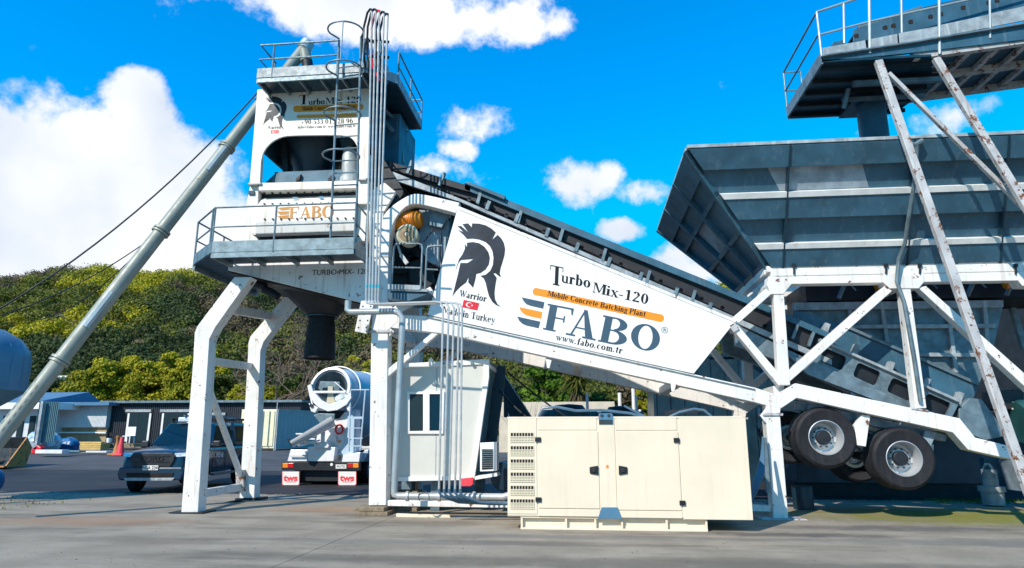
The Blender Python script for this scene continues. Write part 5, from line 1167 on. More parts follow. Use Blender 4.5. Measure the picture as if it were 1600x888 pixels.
# machine parts at far right
fm = thing('compressor', 'green and black compressor tank behind the last strut at the right edge', 'compressor', P(1580,640,16.8))
MB().lathe([(0,0),(.45,0),(.5,.1),(.5,1.6),(0,1.7)], P(1590,660,16.8), (1,0,.05), 24).build('tank', 'greenmetal', fm, smooth=35)
mb = MB(); mb.pp([(1560,610),(1600,608),(1600,640),(1560,640)], 16.9, 17.6); mb.build('motor', 'cargrille', fm, bevel=.02)
MB().pp([(1583,628),(1592,628),(1592,640),(1583,640)], 16.85, 16.9).build('switch_box', 'trimwhite', fm)
o = MB().pp([(1503,598),(1512,592),(1520,640),(1516,668),(1500,660)], 15.5, 15.6).build('guide_plate', 'mixerwhite'); tag(o, 'narrow off-white plate standing behind the tail of the inclined conveyor', 'plate')
o = MB().bar(P(1574,455,17.0), P(1600,545,17.0), .12).build('brace', 'galv'); tag(o, 'grey diagonal brace in the dark gap at the right edge under the hopper', 'brace')
o = MB().pp([(1585,717),(1640,710),(1640,770),(1600,768)], 16.6, 17.2).build('cover_sheet', 'slatebright'); tag(o, 'grey metal cover at the right edge behind the longest strut', 'cover')

# ================================================================ DARK BLUE SHED AND TANKS BEHIND
def block_thing(name, label, cat, px0, px1, py_top, Y, depth, m, ribs=0, zbot=None, ribm=None):
    a = P(px0,py_top,Y); b = P(px1,py_top,Y); zb = gz(Y)-.05 if zbot is None else zbot
    t = thing(name, label, cat, ((a.x+b.x)/2, Y, zb))
    MB().box((a.x,Y,zb),(b.x,Y+depth,a.z)).build('wall', m, t, bevel=.01)
    if ribs:
        mb = MB()
        for k in range(ribs+1): x = a.x+(b.x-a.x)*k/ribs; mb.box((x-.05,Y-.06,zb),(x+.05,Y-.001,a.z-.02))
        mb.each('rib', ribm or m, t)
    mb = MB(); mb.box((a.x-.05,Y-.08,a.z-.02),(b.x+.05,Y+depth+.05,a.z+.10)); mb.build('cap_rail', ribm or m, t)
    return t
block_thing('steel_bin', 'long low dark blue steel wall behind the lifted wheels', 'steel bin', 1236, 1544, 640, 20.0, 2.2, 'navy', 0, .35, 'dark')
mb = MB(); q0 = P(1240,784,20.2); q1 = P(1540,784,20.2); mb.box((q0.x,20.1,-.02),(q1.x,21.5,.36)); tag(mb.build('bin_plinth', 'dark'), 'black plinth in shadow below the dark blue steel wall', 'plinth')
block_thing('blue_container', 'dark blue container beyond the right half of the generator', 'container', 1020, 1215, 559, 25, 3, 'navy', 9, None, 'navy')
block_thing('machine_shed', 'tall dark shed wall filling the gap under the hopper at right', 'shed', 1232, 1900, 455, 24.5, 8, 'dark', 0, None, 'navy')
o = MB().bar(P(1106,516,21),P(1205,590,21),.16).build('pipe_brace', 'slate'); tag(o, 'grey sloping pipe in front of the dark blue container, right of the side panel', 'pipe')
o = MB().prism([(p.x,p.z) for p in [P(787,585,19.5),P(830,652,19.5),P(787,652,19.5)]], 19.5, 20.0).build('skip_side', 'navy'); tag(o, 'triangular dark blue skip side between the cabin and the generator', 'skip')
def tank(px0, px1, pt, Y, label):
    a = P(px0,pt,Y); b = P(px1,pt,Y); t = thing('water_tank', label, 'tank', ((a.x+b.x)/2,Y,gz(Y)), 0, 'green tanks behind the generator'); r = (b.x-a.x)/2
    MB().lathe([(0,0),(r,0),(r,a.z-gz(Y)-.2),(r*.9,a.z-gz(Y)-.05),(0,a.z-gz(Y)-.05)], ((a.x+b.x)/2,Y+r,gz(Y)), (0,0,1), 28).build('shell', 'greenmetal', t, smooth=35)
    MB().lathe([(0,.16),(r*.45,.12),(r*.55,.0),(r*.55,-.08),(0,-.08)], ((a.x+b.x)/2,Y+r,a.z-.02), (0,0,1), 24).build('lid', 'dark', t, smooth=35)
    mb = MB(); mb.tube([((a.x+b.x)/2+r*.6,Y+.2,a.z-.1),((a.x+b.x)/2+r*.6,Y+.2,a.z+.42)], .04, 8); mb.build('vent_pipe', 'trimwhite', t)
tank(838, 938, 637, 19.5, 'low green tank with a dark lid left of the generator lifting bracket'); tank(930, 1012, 640, 20.5, 'green tank with a dark lid just right of the generator lifting bracket')
o = MB().tube([P(1000,655,24), P(1000,640,24)], .05).build('bollard_pipe', 'trimwhite'); tag(o, 'short white pipe stub in the shrubs beyond the generator', 'pipe')
for (x, y0, y1, lab) in ((989,600,650,'white pole standing in front of the brown bush beyond the generator'), (968,614,650,'shorter white pole between the palm and the bush')):
    Y = 27; t = P(x,y0,Y); o = MB().tube([(t.x,Y,gz(Y)),(t.x,Y,t.z)], .07).build('white_pole', 'trimwhite', None, smooth=True); tag(o, lab, 'pole')
o = MB().box((P(780,628,40).x,40,.6),(P(960,628,40).x,40.3,P(880,628,40).z)).build('garden_wall', 'terracotta'); tag(o, 'pale tan wall behind the palm and round tree', 'wall')
# ================================================================ LEFT BACKGROUND
BYY = 46.0
def bx3(mb, x0, x1, y0, y1, Y, d): 
    ym = (y0+y1)/2; a = P(x0,y0,Y); b = P(x1,y1,Y); mb.box((P(x0,ym,Y).x,Y,b.z),(P(x1,ym,Y).x,Y+d,a.z)); return mb
gnd = gz(BYY)
hb = thing('clad_building', 'long low building with black vertical cladding and glazed doors behind the pickup', 'building', (P(300,700,BYY).x, BYY, gnd))
a = P(165,630,BYY); b = P(470,632,BYY)
MB().box((a.x,BYY,gnd-.3),(b.x,BYY+9,a.z)).build('wall', 'cladding', hb)
mb = MB()
for k in range(96):
    x = a.x+(b.x-a.x)*k/96; mb.box((x,BYY-.035,gnd),(x+.05,BYY-.001,a.z-.05))
mb.build('cladding_battens', 'cladding', hb)
MB().box((a.x-.2,BYY-.35,a.z-.02),(b.x+.2,BYY+9.2,a.z+.14)).build('roof', 'galv', hb)
for (x0,x1,y0,y1) in ((196,236,640,691),(250,296,640,691),(318,352,645,670)):
    f = bx3(MB(), x0, x1, y0, y1, BYY-.06, .05).build('window', 'dark', hb)
    bx3(MB(), x0+2, (x0+x1)/2-.6, y0+6, y1-1, BYY-.075, .012).build('pane', 'glass', f); bx3(MB(), (x0+x1)/2+.6, x1-2, y0+6, y1-1, BYY-.075, .012).build('pane', 'glass', f)
    bx3(MB(), x0+1, x0+4, y0+6, y1-1, BYY-.10, .02).build('curtain', 'trimwhite', f); bx3(MB(), x1-5, x1-2, y0+6, y1-1, BYY-.10, .02).build('curtain', 'trimwhite', f)
    bx3(MB(), x0, x1, y0, y0+4, BYY-.12, .10).build('blind_box', 'galvlight', f)
wbld = thing('corrugated_building', 'white corrugated workshop wall beside the black clad building', 'building', (P(125,700,BYY).x, BYY-.4, gnd))
bx3(MB(), 84, 167, 634, 668, BYY-.4, 6).build('wall', 'corrugated', wbld)
mb = MB()
for k in range(42):
    x = P(84+k*2,650,BYY-.4).x; mb.box((x,BYY-.45,P(120,667,BYY-.4).z),(x+.07,BYY-.401,P(120,635,BYY-.4).z))
mb.build('wall_ribs', 'corrugated', wbld)
bx3(MB(), 60, 170, 629, 633.5, BYY-1.2, 8).build('roof', 'roofblue', wbld); bx3(MB(), 84, 165, 668, 705, BYY-.2, 5).build('lower_wall', 'brick', wbld); bx3(MB(), 90, 165, 675, 677, BYY-.45, .1).build('gutter', 'trimwhite', wbld)
hw = thing('white_roof_building', 'low building with a white roof edge and blue roof at the far left', 'building', (P(20,690,BYY-2).x, BYY-2, gnd))
bx3(MB(), -120, 66, 640, 703, BYY-2, 6).build('wall', 'corrugated', hw); bx3(MB(), -120, 84, 630, 639, BYY-3, 8).build('roof', 'trimwhite', hw)
for x in (2, 26, 44): 
    f = bx3(MB(), x, x+9, 650, 692, BYY-2.06, .05).build('window', 'dark', hw); bx3(MB(), x+1, x+8, 651, 691, BYY-2.075, .012).build('pane', 'glass', f)
mb = MB(); A_ = P(-60,632,BYY-2); B_ = P(84,632,BYY-2)
mb.prism_ax([(BYY-3,A_.z+.02),(BYY+2.5,A_.z+1.1),(BYY+5,A_.z+.02)], A_.x, B_.x-1.0, 0); mb.build('blue_roof', 'roofblue', hw)
# site fence panel
sf = thing('corrugated_fence', 'blue-green corrugated fence panel with a pale post behind the loader bucket', 'fence', (P(75,695,36).x, 36, gz(36)))
fa_, fb_ = P(57,660,36), P(88,660,36); fa_.z = P(57,628,36).z; fb_.z = P(57,692,36).z; n_ = 44; pr_ = [(fa_.x+(fb_.x-fa_.x)*k/n_, 36+(.05 if k%4 in (1,2) else 0)) for k in range(n_+1)]; MB().prism_ax(pr_+[(x,y+.03) for x,y in pr_[::-1]], fb_.z, fa_.z, 2).build('sheet', 'fence', sf); mb = MB()
for k in range(12): bx3(mb, 58+k*2.5, 59+k*2.5, 629, 692, 35.96, .04)
mb = MB(); mb.build('sheet_ribs', 'fence', sf) if False else None; bx3(MB(), 58, 62, 627, 702, 35.7, .2).build('post', 'galvlight', sf)
# container (long side runs away to the right)
CT = 42.0; ct = thing('shipping_container', 'cream-doored grey shipping container behind the concrete mixer truck', 'container', (P(420,705,CT).x, CT, gz(CT)))
ct_l = P(378,640,CT); ct_r = P(433,641,CT); z0 = gz(CT)
MB().box((ct_l.x,CT,z0+.12),(ct_r.x,CT+.1,ct_l.z)).build('door_frame', 'contdoor', ct, bevel=.02)
mm_ = (ct_l.x+ct_r.x)/2
for (x0,x1) in ((ct_l.x+.12,mm_-.02),(mm_+.02,ct_r.x-.12)):
    dd = MB().box((x0,CT-.05,z0+.25),(x1,CT-.002,ct_l.z-.12)).build('door', 'contdoor', ct, bevel=.01)
    mb = MB()
    for f in (.3,.7): x = x0+(x1-x0)*f; mb.tube([(x,CT-.10,z0+.2),(x,CT-.10,ct_l.z-.1)], .025, 6)
    mb.build('locking_bar', 'galvlight', dd); mb = MB()
    for f in (.2,.36,.52,.68,.84): mb.box((x0+.06,CT-.055,z0+.25+2.3*f),(x1-.06,CT-.0501,z0+.31+2.3*f))
    mb.build('door_rib', 'contdoor', dd)
    sans('MRKU 204', .13, ((x0+x1)/2,CT-.062,z0+2.15), FR, 'ink', dd) if False else None
mb = MB(); e0 = Vector((ct_r.x,CT+.1,0)); e1 = P(520,660,48.0); e1 = Vector((e1.x, 48.0, 0)); n_ = 60; prof = []
for k in range(n_+1):
    q = e0.lerp(e1,k/n_); off = (.035 if k%4 in (1,2) else 0); prof.append((q.x+off, q.y-off))
mb.add([(x,y,z0+.18) for x,y in prof]+[(x,y,ct_l.z-.05) for x,y in prof], [(i,i+1,i+n_+2,i+n_+1) for i in range(n_)]); mb.build('side_wall', 'contside', ct)
mb = MB(); mb.bar((e0.x,e0.y,ct_l.z-.03),(e1.x,e1.y,ct_l.z-.03),.1); mb.bar((e0.x,e0.y,z0+.15),(e1.x,e1.y,z0+.15),.12); mb.bar((e0.x,e0.y,z0),(e0.x,e0.y,ct_l.z),.14); mb.each('frame_rail', 'contside', ct)
MB().add([(ct_l.x,CT+.1,ct_l.z-.01),(ct_r.x,CT+.1,ct_l.z-.01),(e1.x,e1.y,ct_l.z-.01),(e1.x-2.4,e1.y,ct_l.z-.01)],[(0,1,2,3)]).build('roof', 'contside', ct)
o = MB().tube([(P(433,640,41.6).x,41.6,gz(41.6)),(P(433,640,41.6).x,41.6,P(433,626,41.6).z)], .04).build('thin_post', 'galvlight'); tag(o, 'thin post standing at the corner of the shipping container', 'post')
# cones, timber, tarp, bin, chair, bucket etc.
def cone(x, yb, yt, Y, m, lab):
    b = P(x,yb,Y); zt3 = P(x,yt,Y).z; h = zt3-gz(Y); t = thing('traffic_cone', lab, 'traffic cone', (b.x,Y,gz(Y)))
    MB().lathe([(0,h),(.06,h),(.22,.06),(0,.06)], (b.x,Y,gz(Y)), (0,0,1), 16).build('body', m, t, smooth=35); MB().box((b.x-.27,Y-.27,gz(Y)+.002),(b.x+.27,Y+.27,gz(Y)+.07)).build('base', m, t, bevel=.01)
cone(187,713,683,34,'conepink','bright pink-red traffic cone in front of the glazed doors')
t = thing('road_delineator', 'rusty orange T-top delineator beside the pink-red cone', 'delineator', (P(181,712,34.5).x,34.5,gz(34.5)))
xx = P(181,712,34.5).x; zt3 = P(181,681,34.5).z-gz(34.5); MB().lathe([(0,zt3),(.10,zt3),(.11,zt3-.12),(.075,zt3-.2),(.075,zt3-.35),(.14,.35),(.18,.08),(0,.08)], (xx,34.5,gz(34.5)), (0,0,1), 14).build('body', 'rustedge', t, smooth=35); MB().box((xx-.3,34.2,gz(34.5)),(xx+.3,34.8,gz(34.5)+.1)).build('base', 'rustedge', t, bevel=.01)
t = thing('timber_stack', 'stack of yellow sawn timber in front of the workshop wall', 'timber', (P(142,703,42).x,42,gz(42)))
for k in range(5): bx3(MB(), 122+k*.8, 158-k*.4, 690.5+k*2.9, 692.9+k*2.9, 42-.05*k, .9).build('board', 'pine', t)
o = bx3(MB(), 158, 222, 693, 700, 43, 1.5).build('low_wall', 'wood'); tag(o, 'low timber kerb of the deck below the glazed doors', 'kerb')
t = thing('plastic_chair', 'white plastic chair in front of the glazed doors', 'chair', (P(199,694,42.5).x,42.5,gz(42.5)))
xx = P(199,694,42.5).x; zz0 = P(199,692.5,42.5).z
MB().box((xx-.28,42.3,zz0+.42),(xx+.28,42.8,zz0+.47)).build('seat', 'trimwhite', t); 
mb = MB(); mb.box((xx-.28,42.78,zz0+.47),(xx+.28,42.83,zz0+1.05)); mb.build('backrest', 'trimwhite', t)
mb = MB(); [mb.bar((xx+sx*.26,42.3+ .48*k,zz0),(xx+sx*.24,42.34+.4*k,zz0+.43),.05) for sx in (-1,1) for k in (0,1)]; mb.each('leg', 'trimwhite', t)
o = MB().lathe([(0,0),(.14,0),(.17,.3),(0,.3)], P(170,692,42.6), (0,0,1), 12).build('paint_bucket', 'trimwhite', None, smooth=35); tag(o, 'small white bucket left of the orange delineator', 'bucket')
def blob(name, label, cat, c, s, m, seed=1, fold=.18, n=5):
    bm = bmesh.new(); bmesh.ops.create_icosphere(bm, subdivisions=4, radius=1); rnd = np.random.RandomState(seed); ks = rnd.randn(14,3)*2.6; ph = rnd.rand(14)*6.28
    for v in bm.verts:
        d_ = sum(abs(math.sin(ks[i][0]*v.co.x+ks[i][1]*v.co.y+ks[i][2]*v.co.z+ph[i])) for i in range(14))/14-.6
        v.co *= 1+fold*2.5*d_; v.co.z = max(v.co.z, -.72)
        v.co = Vector((v.co.x*s[0], v.co.y*s[1], (v.co.z+.72)*s[2]))
    me = bpy.data.meshes.new(name); bm.to_mesh(me); bm.free(); me.materials.append(M[m]); o = bpy.data.objects.new(name, me); C.objects.link(o); o.location = c
    for p in me.polygons: p.use_smooth = True
    return tag(o, label, cat)
b = G(73,37); blob('tarp_pile', 'pile wrapped in crumpled silver-blue tarpaulin beside the fence panel', 'tarpaulin', (b.x-.2,37,b.z), (.95,.8,.75), 'bluetarp', 3)
b = G(92,38); blob('plastic_drum_pile', 'crumpled bright blue plastic sheeting right of the silver tarpaulin', 'plastic sheet', (b.x+.2,38.6,b.z), (.60,.5,.50), 'bluebin', 5, .3)
b = G(66,36); o = MB().prism([(b.x-.35,b.z),(b.x+.3,b.z),(b.x+.22,b.z+.35),(b.x-.05,b.z+.5),(b.x-.3,b.z+.3)], 35.7, 36.1).build('red_sack', 'red', None, bevel=.05); tag(o, 'small red sack leaning at the foot of the tarpaulin pile', 'sack')
o = bx3(MB(), 48.5, 52, 680, 700, 36.5, .25).build('gas_bottle', 'red', None, bevel=.04); tag(o, 'narrow red bottle standing beside the fence post', 'bottle')
for (x0,x1,y0,y1,Y,m,lab) in ((55,97,703,709,33,'housewhite','white plank lying on the yard right of the loader bucket'),(95,124,704,707,34,'fence','green plank between the white planks on the yard'),(124,166,705,707.5,35,'housewhite','thin white plank furthest right on the yard')):
    o = bx3(MB(), x0, x1, y0, y1, Y, .5).build('plank', m, None, bevel=.01); tag(o, lab, 'plank')
# loader bucket
LYb = 28.5; lb_ = thing('loader_bucket', 'dark loader bucket with rusty orange cutting edge at the left edge', 'loader bucket', (P(10,726,LYb).x,LYb,gz(LYb)))
q = [P(-90,683,LYb), P(47,683,LYb), P(58,724,LYb-.9), P(-90,728,LYb-.9)]
mb = MB(); zg = gz(LYb)+.02; xa_, xb_ = P(-90,700,LYb).x, P(40,700,LYb).x; zt4 = P(20,683,LYb).z
prof = [(LYb-1.0,zg),(LYb-.1,zg+.02),(LYb+.25,zg+.3),(LYb+.3,zg+.8),(LYb-.05,zt4),(LYb-.1,zt4-.02),(LYb+.2,zg+.78),(LYb+.16,zg+.34),(LYb-.12,zg+.08),(LYb-1.0,zg+.04)]
mb.prism_ax(prof, xa_, xb_, 0); mb.build('shell', 'bucket', lb_)
MB().prism_ax([(LYb-1.0,zg),(LYb+.1,zg),(LYb+.3,zg+.8),(LYb-.05,zt4)], xb_, xb_+.06, 0).build('side_plate', 'rustedge', lb_); MB().box((xa_,LYb-1.08,zg),(xb_+.06,LYb-.92,zg+.06)).build('cutting_edge', 'rustedge', lb_)
MB().prism_ax([(LYb-1.0,zg),(LYb+.1,zg),(LYb-.3,zg+.6)], P(2,700,LYb).x, P(2,700,LYb).x+.08, 0).build('tooth', 'rustedge', lb_)
o = MB().lathe([(0,0),(.16,.03),(.25,.15),(.28,.32),(.25,.5),(.16,.62),(0,.66)], (P(-12,760,18.6).x,18.6,.02), (0,0,1), 20).build('blue_drum', 'bluebin', None, smooth=60); tag(o, 'bright blue round plastic float on the ground at the left edge', 'float')
# silo at the left edge
sl_ = thing('cement_silo', 'pale blue cement silo with domed top and cone at the left edge', 'silo', (P(-80,640,15.6).x,15.6,0))
SX = P(-80,600,15.6).x; SR = P(17,575,15.6).x-SX; zc = lambda y: P(20,y,15.2).z
MB().lathe([(0,zc(498)),(SR*.35,zc(500)),(SR*.62,zc(508)),(SR*.84,zc(522)),(SR*.96,zc(538)),(SR,zc(552)),(SR,zc(598)),(SR,zc(600))], (SX,15.6,0), (0,0,1), 56).build('shell', 'siloblue', sl_, smooth=35)
MB().lathe([(SR*1.0,zc(600)),(SR*1.01,zc(600)),(SR*1.01,zc(607)),(SR*.97,zc(609)),(SR*.22,zc(668)),(SR*.22,zc(690)),(0,zc(690))], (SX,15.6,0), (0,0,1), 56).build('cone', 'siloblue', sl_, smooth=35)
mb = MB()
for k in range(24):
    a_ = 2*math.pi*k/24; c_, s_ = math.cos(a_), math.sin(a_); mb.tube([(SX+c_*SR*.80,15.6+s_*SR*.80,zc(519)),(SX+c_*SR*.95,15.6+s_*SR*.95,zc(537)),(SX+c_*SR*1.0,15.6+s_*SR*1.0,zc(553)),(SX+c_*SR*1.0,15.6+s_*SR*1.0,zc(600))], .012, 5)
mb.each('seam', 'siloblue', sl_)
mb = MB()
for a_ in (100,170,240,310): 
    c_, s_ = math.cos(R(a_)), math.sin(R(a_)); mb.bar((SX+c_*SR*.93,15.6+s_*SR*.93,0),(SX+c_*SR*.93,15.6+s_*SR*.93,zc(606)),.16)
mb.each('leg', 'siloblue', sl_)
# houses far up the valley
hs_ = thing('hill_house', 'white house roof among the trees behind the screw tube', 'house', (P(90,600,85).x,85,4))
bx3(MB(), 70, 118, 589, 604, 85, 7).build('wall', 'housewhite', hs_); bx3(MB(), 69, 119, 587.5, 589.5, 84.8, 7.4).build('roof', 'trimwhite', hs_); bx3(MB(), 100, 114, 592, 600, 84.9, .1).build('window', 'glass', hs_)
# ================================================================ PICKUP
def pickup():
    rt = thing('pickup_truck', 'dark teal pickup truck with canopy and roof rack parked behind the white support legs', 'pickup', (-12.75, 21.5, 0), R(9))
    K = dict(local=True)
    # body: lofted sections along the car, front at -y
    secs = []   # y, half width, sill z, deck z, nose rounding
    data = [(-2.66,.66,.46,.78),(-2.62,.78,.40,.96),(-2.45,.88,.38,1.04),(-2.1,.93,.40,1.09),(-1.6,.95,.42,1.13),(-1.1,.955,.42,1.17),(-.6,.955,.40,1.17),(.6,.955,.40,1.17),(1.4,.955,.42,1.18),(2.2,.95,.44,1.18),(2.6,.93,.48,1.18),(2.66,.90,.55,1.12)]
    mb = MB(); vs = []; 
    for (y,w,s0,dz) in data:
        half = [(w*.86,s0),(w*.97,s0+.06),(w,s0+.28),(w*.985,dz-.22),(w*.95,dz-.09),(w*.86,dz-.02),(w*.5,dz+.02),(0,dz+.03)]
        ring_ = [(x,y,z) for x,z in half]+[(-x,y,z) for x,z in half[-2::-1]]; vs.append(ring_)
    n = len(vs[0]); flat = [v for r_ in vs for v in r_]; fs = []
    for i in range(len(vs)-1):
        for j in range(n-1): fs.append((i*n+j, i*n+j+1, (i+1)*n+j+1, (i+1)*n+j))
        fs.append((i*n+n-1, i*n, (i+1)*n, (i+1)*n+n-1))
    fs += [tuple(range(n)), tuple(range(len(flat)-1, len(flat)-n-1, -1))]
    mb.add(flat, fs); body = mb.build('body', 'carpaint', rt, smooth=60, **K); ss = body.modifiers.new('sub', 'SUBSURF'); ss.levels = 2; ss.render_levels = 2
    # cabin and canopy
    def quadbox(y0,y1,y2,y3,wb,wt,zb,zt): return [(-wb,y0,zb),(wb,y0,zb),(wb,y3,zb),(-wb,y3,zb),(-wt,y1,zt),(wt,y1,zt),(wt,y2,zt),(-wt,y2,zt)]
    F6 = [(0,3,2,1),(4,5,6,7),(0,1,5,4),(1,2,6,5),(2,3,7,6),(3,0,4,7)]
    MB().add(quadbox(-1.15,-.38,.95,1.02,.87,.68,1.14,1.80), F6).build('cab_roof', 'carpaint', rt, bevel=.11, **K)
    MB().add(quadbox(1.04,1.10,2.35,2.58,.87,.72,1.14,1.84), F6).build('canopy', 'carpaint', rt, bevel=.09, **K)
    # windscreen and side glass, laid on the sloping faces
    def onface(name, pts, off, m='carglass'):
        p = [Vector(q) for q in pts]; nn = (p[1]-p[0]).cross(p[2]-p[0]).normalized(); 
        if nn.dot(Vector(off)) < 0: nn = -nn
        top = [q+nn*.012 for q in p]; bot = [q-nn*.01 for q in p]; L = len(p)
        return MB().add(top+bot, [tuple(range(L)), tuple(range(2*L-1,L-1,-1))]+[(i,(i+1)%L,(i+1)%L+L,i+L) for i in range(L)]).build(name, m, rt, **K)
    def lerpf(a,b,c,d,u,v): A=Vector(a).lerp(Vector(b),u); B=Vector(d).lerp(Vector(c),u); return A.lerp(B,v)
    a,b,c,d = (-.87,-1.15,1.14),(.87,-1.15,1.14),(.68,-.38,1.80),(-.68,-.38,1.80)
    onface('windscreen', [lerpf(a,b,c,d,u,v) for u,v in ((.05,.06),(.95,.06),(.93,.93),(.07,.93))], (0,-1,1))
    for s in (-1,1):
        a,b,c,d = (s*.87,-1.15,1.14),(s*.87,1.02,1.14),(s*.68,.95,1.80),(s*.68,-.38,1.80)
        onface('side_window', [lerpf(a,b,c,d,u,v) for u,v in ((.14,.12),(.46,.12),(.42,.88),(.08,.88))], (s,0,.3))
        onface('side_window', [lerpf(a,b,c,d,u,v) for u,v in ((.50,.12),(.90,.14),(.93,.86),(.46,.88))], (s,0,.3))
        a,b,c,d = (s*.87,1.04,1.14),(s*.87,2.58,1.14),(s*.72,2.35,1.84),(s*.72,1.10,1.84)
        onface('canopy_window', [lerpf(a,b,c,d,u,v) for u,v in ((.10,.18),(.88,.18),(.86,.82),(.12,.82))], (s,0,.3))
        mb = MB(); mb.box((s*.92,-1.02,1.12),(s*1.12,-.88,1.30)); mir = mb.build('mirror', 'cargrille', rt, bevel=.03, **K)
        mb = MB(); mb.add([(s*.955,-1.62,.42),(s*.99,-1.62,.42),(s*.99,-1.62,.50),(s*.955,-1.62,.5)],[(0,1,2,3)])
        # wheel-arch flare: an arched strip
        for yc in (-1.62, 1.62):
            mb = MB(); pr_ = []
            for k in range(13): t_ = R(180*k/12); pr_.append((yc+.50*math.cos(t_), .40+.50*math.sin(t_)))
            for k in range(12,-1,-1): t_ = R(180*k/12); pr_.append((yc+.43*math.cos(t_), .40+.43*math.sin(t_)))
            mb.prism_ax(pr_, s*.93, s*.985, 0); mb.build('arch_flare', 'cargrille', rt, **K)
            mb = MB(); pr_ = [(yc+.43*math.cos(R(15*k)), .40+.43*math.sin(R(15*k))) for k in range(13)]; mb.prism_ax(pr_, s*.80, s*.962, 0); mb.build('wheel_well', 'hole', rt, **K)
            w = bpy.data.objects.new('wheel', None); C.objects.link(w); w.parent = rt; w.location = (s*.84, yc, .385)
            MB().lathe([(.22,-.12),(.34,-.13),(.385,-.09),(.385,.09),(.34,.13),(.22,.12)], (0,0,0), (s,0,0), 32).build('tyre', 'black', w, smooth=35, **K)
            MB().lathe([(0,.06),(.08,.07),(.10,.03),(.20,.05),(.225,.12),(.225,-.10),(0,-.10)], (0,0,0), (s,0,0), 24).build('rim', 'cargrille', w, smooth=35, **K)
            mb = MB()
            for k in range(6): t_ = R(60*k); mb.bar((s*.09,.06*math.cos(t_),.06*math.sin(t_)), (s*.10,.22*math.cos(t_),.22*math.sin(t_)), .05)
            mb.build('spoke', 'chrome', w, **K)
        # lamp, door seams, handles
        mb = MB(); mb.add([(s*.50,-2.665,.90),(s*.84,-2.56,.92),(s*.90,-2.40,1.01),(s*.54,-2.60,1.00),(s*.50,-2.60,.90),(s*.80,-2.45,.92),(s*.86,-2.30,1.01),(s*.54,-2.5,1.0)], F6); mb.build('headlight', 'lamp', rt, bevel=.01, **K)
        for y in (-.98,.02,1.0): MB().box((s*.954,y-.006,.50),(s*.962,y+.006,1.10)).build('door_seam', 'hole', rt, **K)
        for y in (-.12,.86): MB().box((s*.955,y-.10,.96),(s*.985,y+.06,.99)).build('door_handle', 'cargrille', rt, bevel=.008, **K)
        MB().box((s*.90,-.95,.36),(s*1.03,1.0,.42)).build('side_step', 'galv', rt, bevel=.01, **K)
        MB().lathe([(0,.0),(.055,.0),(.055,.02)], (s*.70,-2.60,.56), (0,-1,.0), 14).build('fog_lamp', 'lamp', rt, **K)
    # grille, bumper, plate
    MB().prism([(-.56,.80),(-.48,.66),(.48,.66),(.56,.80),(.58,.93),(.50,1.01),(-.50,1.01),(-.58,.93)], -2.70, -2.60).build('grille', 'cargrille', rt, bevel=.015, **K)
    mb = MB(); 
    for z in (.77,.92): mb.box((-.46,-2.715,z),(.46,-2.70,z+.018))
    mb.build('grille_bar', 'dark', rt, **K)
    MB().prism([(-.86,.50),(-.80,.34),(.80,.34),(.86,.50),(.82,.66),(-.82,.66)], -2.72, -2.45).build('bumper', 'carpaint', rt, bevel=.04, **K)
    MB().prism([(-.62,.52),(-.58,.42),(.58,.42),(.62,.52)], -2.745, -2.70).build('air_intake', 'hole', rt, bevel=.01, **K)
    MB().prism([(-.66,.40),(-.60,.33),(.60,.33),(.66,.40)], -2.76, -2.70).build('skid_plate', 'galvlight', rt, bevel=.01, **K)
    pl = MB().box((-.20,-2.745,.585),(.20,-2.728,.70)).build('number_plate', 'trimwhite', rt, bevel=.004, **K)
    sans('NSA 234', .115, (0,-2.748,.64), FR, 'ink', pl, sx=.9, bold=.002)
    sans('FORD', .15, (0,-2.722,.86), FR, 'dark', rt, sx=1.55, bold=.004)
    sans('MILNE', .20, (.968,-.50,.90), (math.pi/2,0,math.pi/2), 'trimwhite', rt, sx=1.0, bold=.003); sans('TECH', .20, (.968,-.50,.70), (math.pi/2,0,math.pi/2), 'galvlight', rt, sx=1.0)
    rk = MB()
    for s in (-1,1): rk.bar((s*.64,-.3,1.90),(s*.64,2.4,1.95),.05)
    for y in (-.2,.5,1.3,2.2): rk.bar((-.72,y,1.93),(.72,y,1.93),.05); 
    for y in (-.2,1.3,2.2):
        for s in (-1,1): rk.bar((s*.62,y,1.80),(s*.62,y,1.93),.04)
    rk.build('roof_rack', 'dark', rt, **K)
    ldd = MB(); [ldd.bar((x,-.6,1.99),(x+.05,2.9,2.02),.05) for x in (-.15,.25)]; [ldd.bar((-.15,y,2.0),(.27,y,2.0),.035) for y in (-.4,.1,.6,1.1,1.6,2.1,2.6)]
    ldd.build('roof_ladder', 'siloblue', rt, **K)
    bb = MB(); bb.box((-.35,-.55,1.82),(.05,-.3,1.95)); bb.build('light_bar', 'lamp', rt, bevel=.03, **K)
    rt.scale = (1.07, 1.07, 1.13)
pickup()
# ================================================================ CONCRETE MIXER TRUCK (seen from behind)
mt = thing('mixer_truck', 'white concrete mixer truck with blue-grey drum seen from behind with its chute folded left', 'concrete mixer', G(505, 22.6))
TYb = 22.6
def mp(name, px, y0=TYb, d=.1, m='truckwhite', bev=.012, par=None): return MB().pp(px, y0, y0+d).build(name, m, par or mt, bevel=bev)
o0 = P(517,607,23.0); m0 = P(563,638,26.0); axd = (m0-o0).normalized(); Ld = (m0-o0).length
DR = 1.30
MB().lathe([(.60,.0),(.72,.05),(.92,.75),(DR*.98,Ld-.7),(DR,Ld-.2),(DR,Ld+1.0),(DR*.75,Ld+2.4),(.3,Ld+2.9),(0,Ld+2.9)], o0, axd, 48).build('drum', 'truckdrum', mt, smooth=35)
MB().lathe([(.60,.02),(.30,.7),(0,.75)], o0, axd, 32).build('drum_throat', 'galv', mt, smooth=True)
mb = MB()
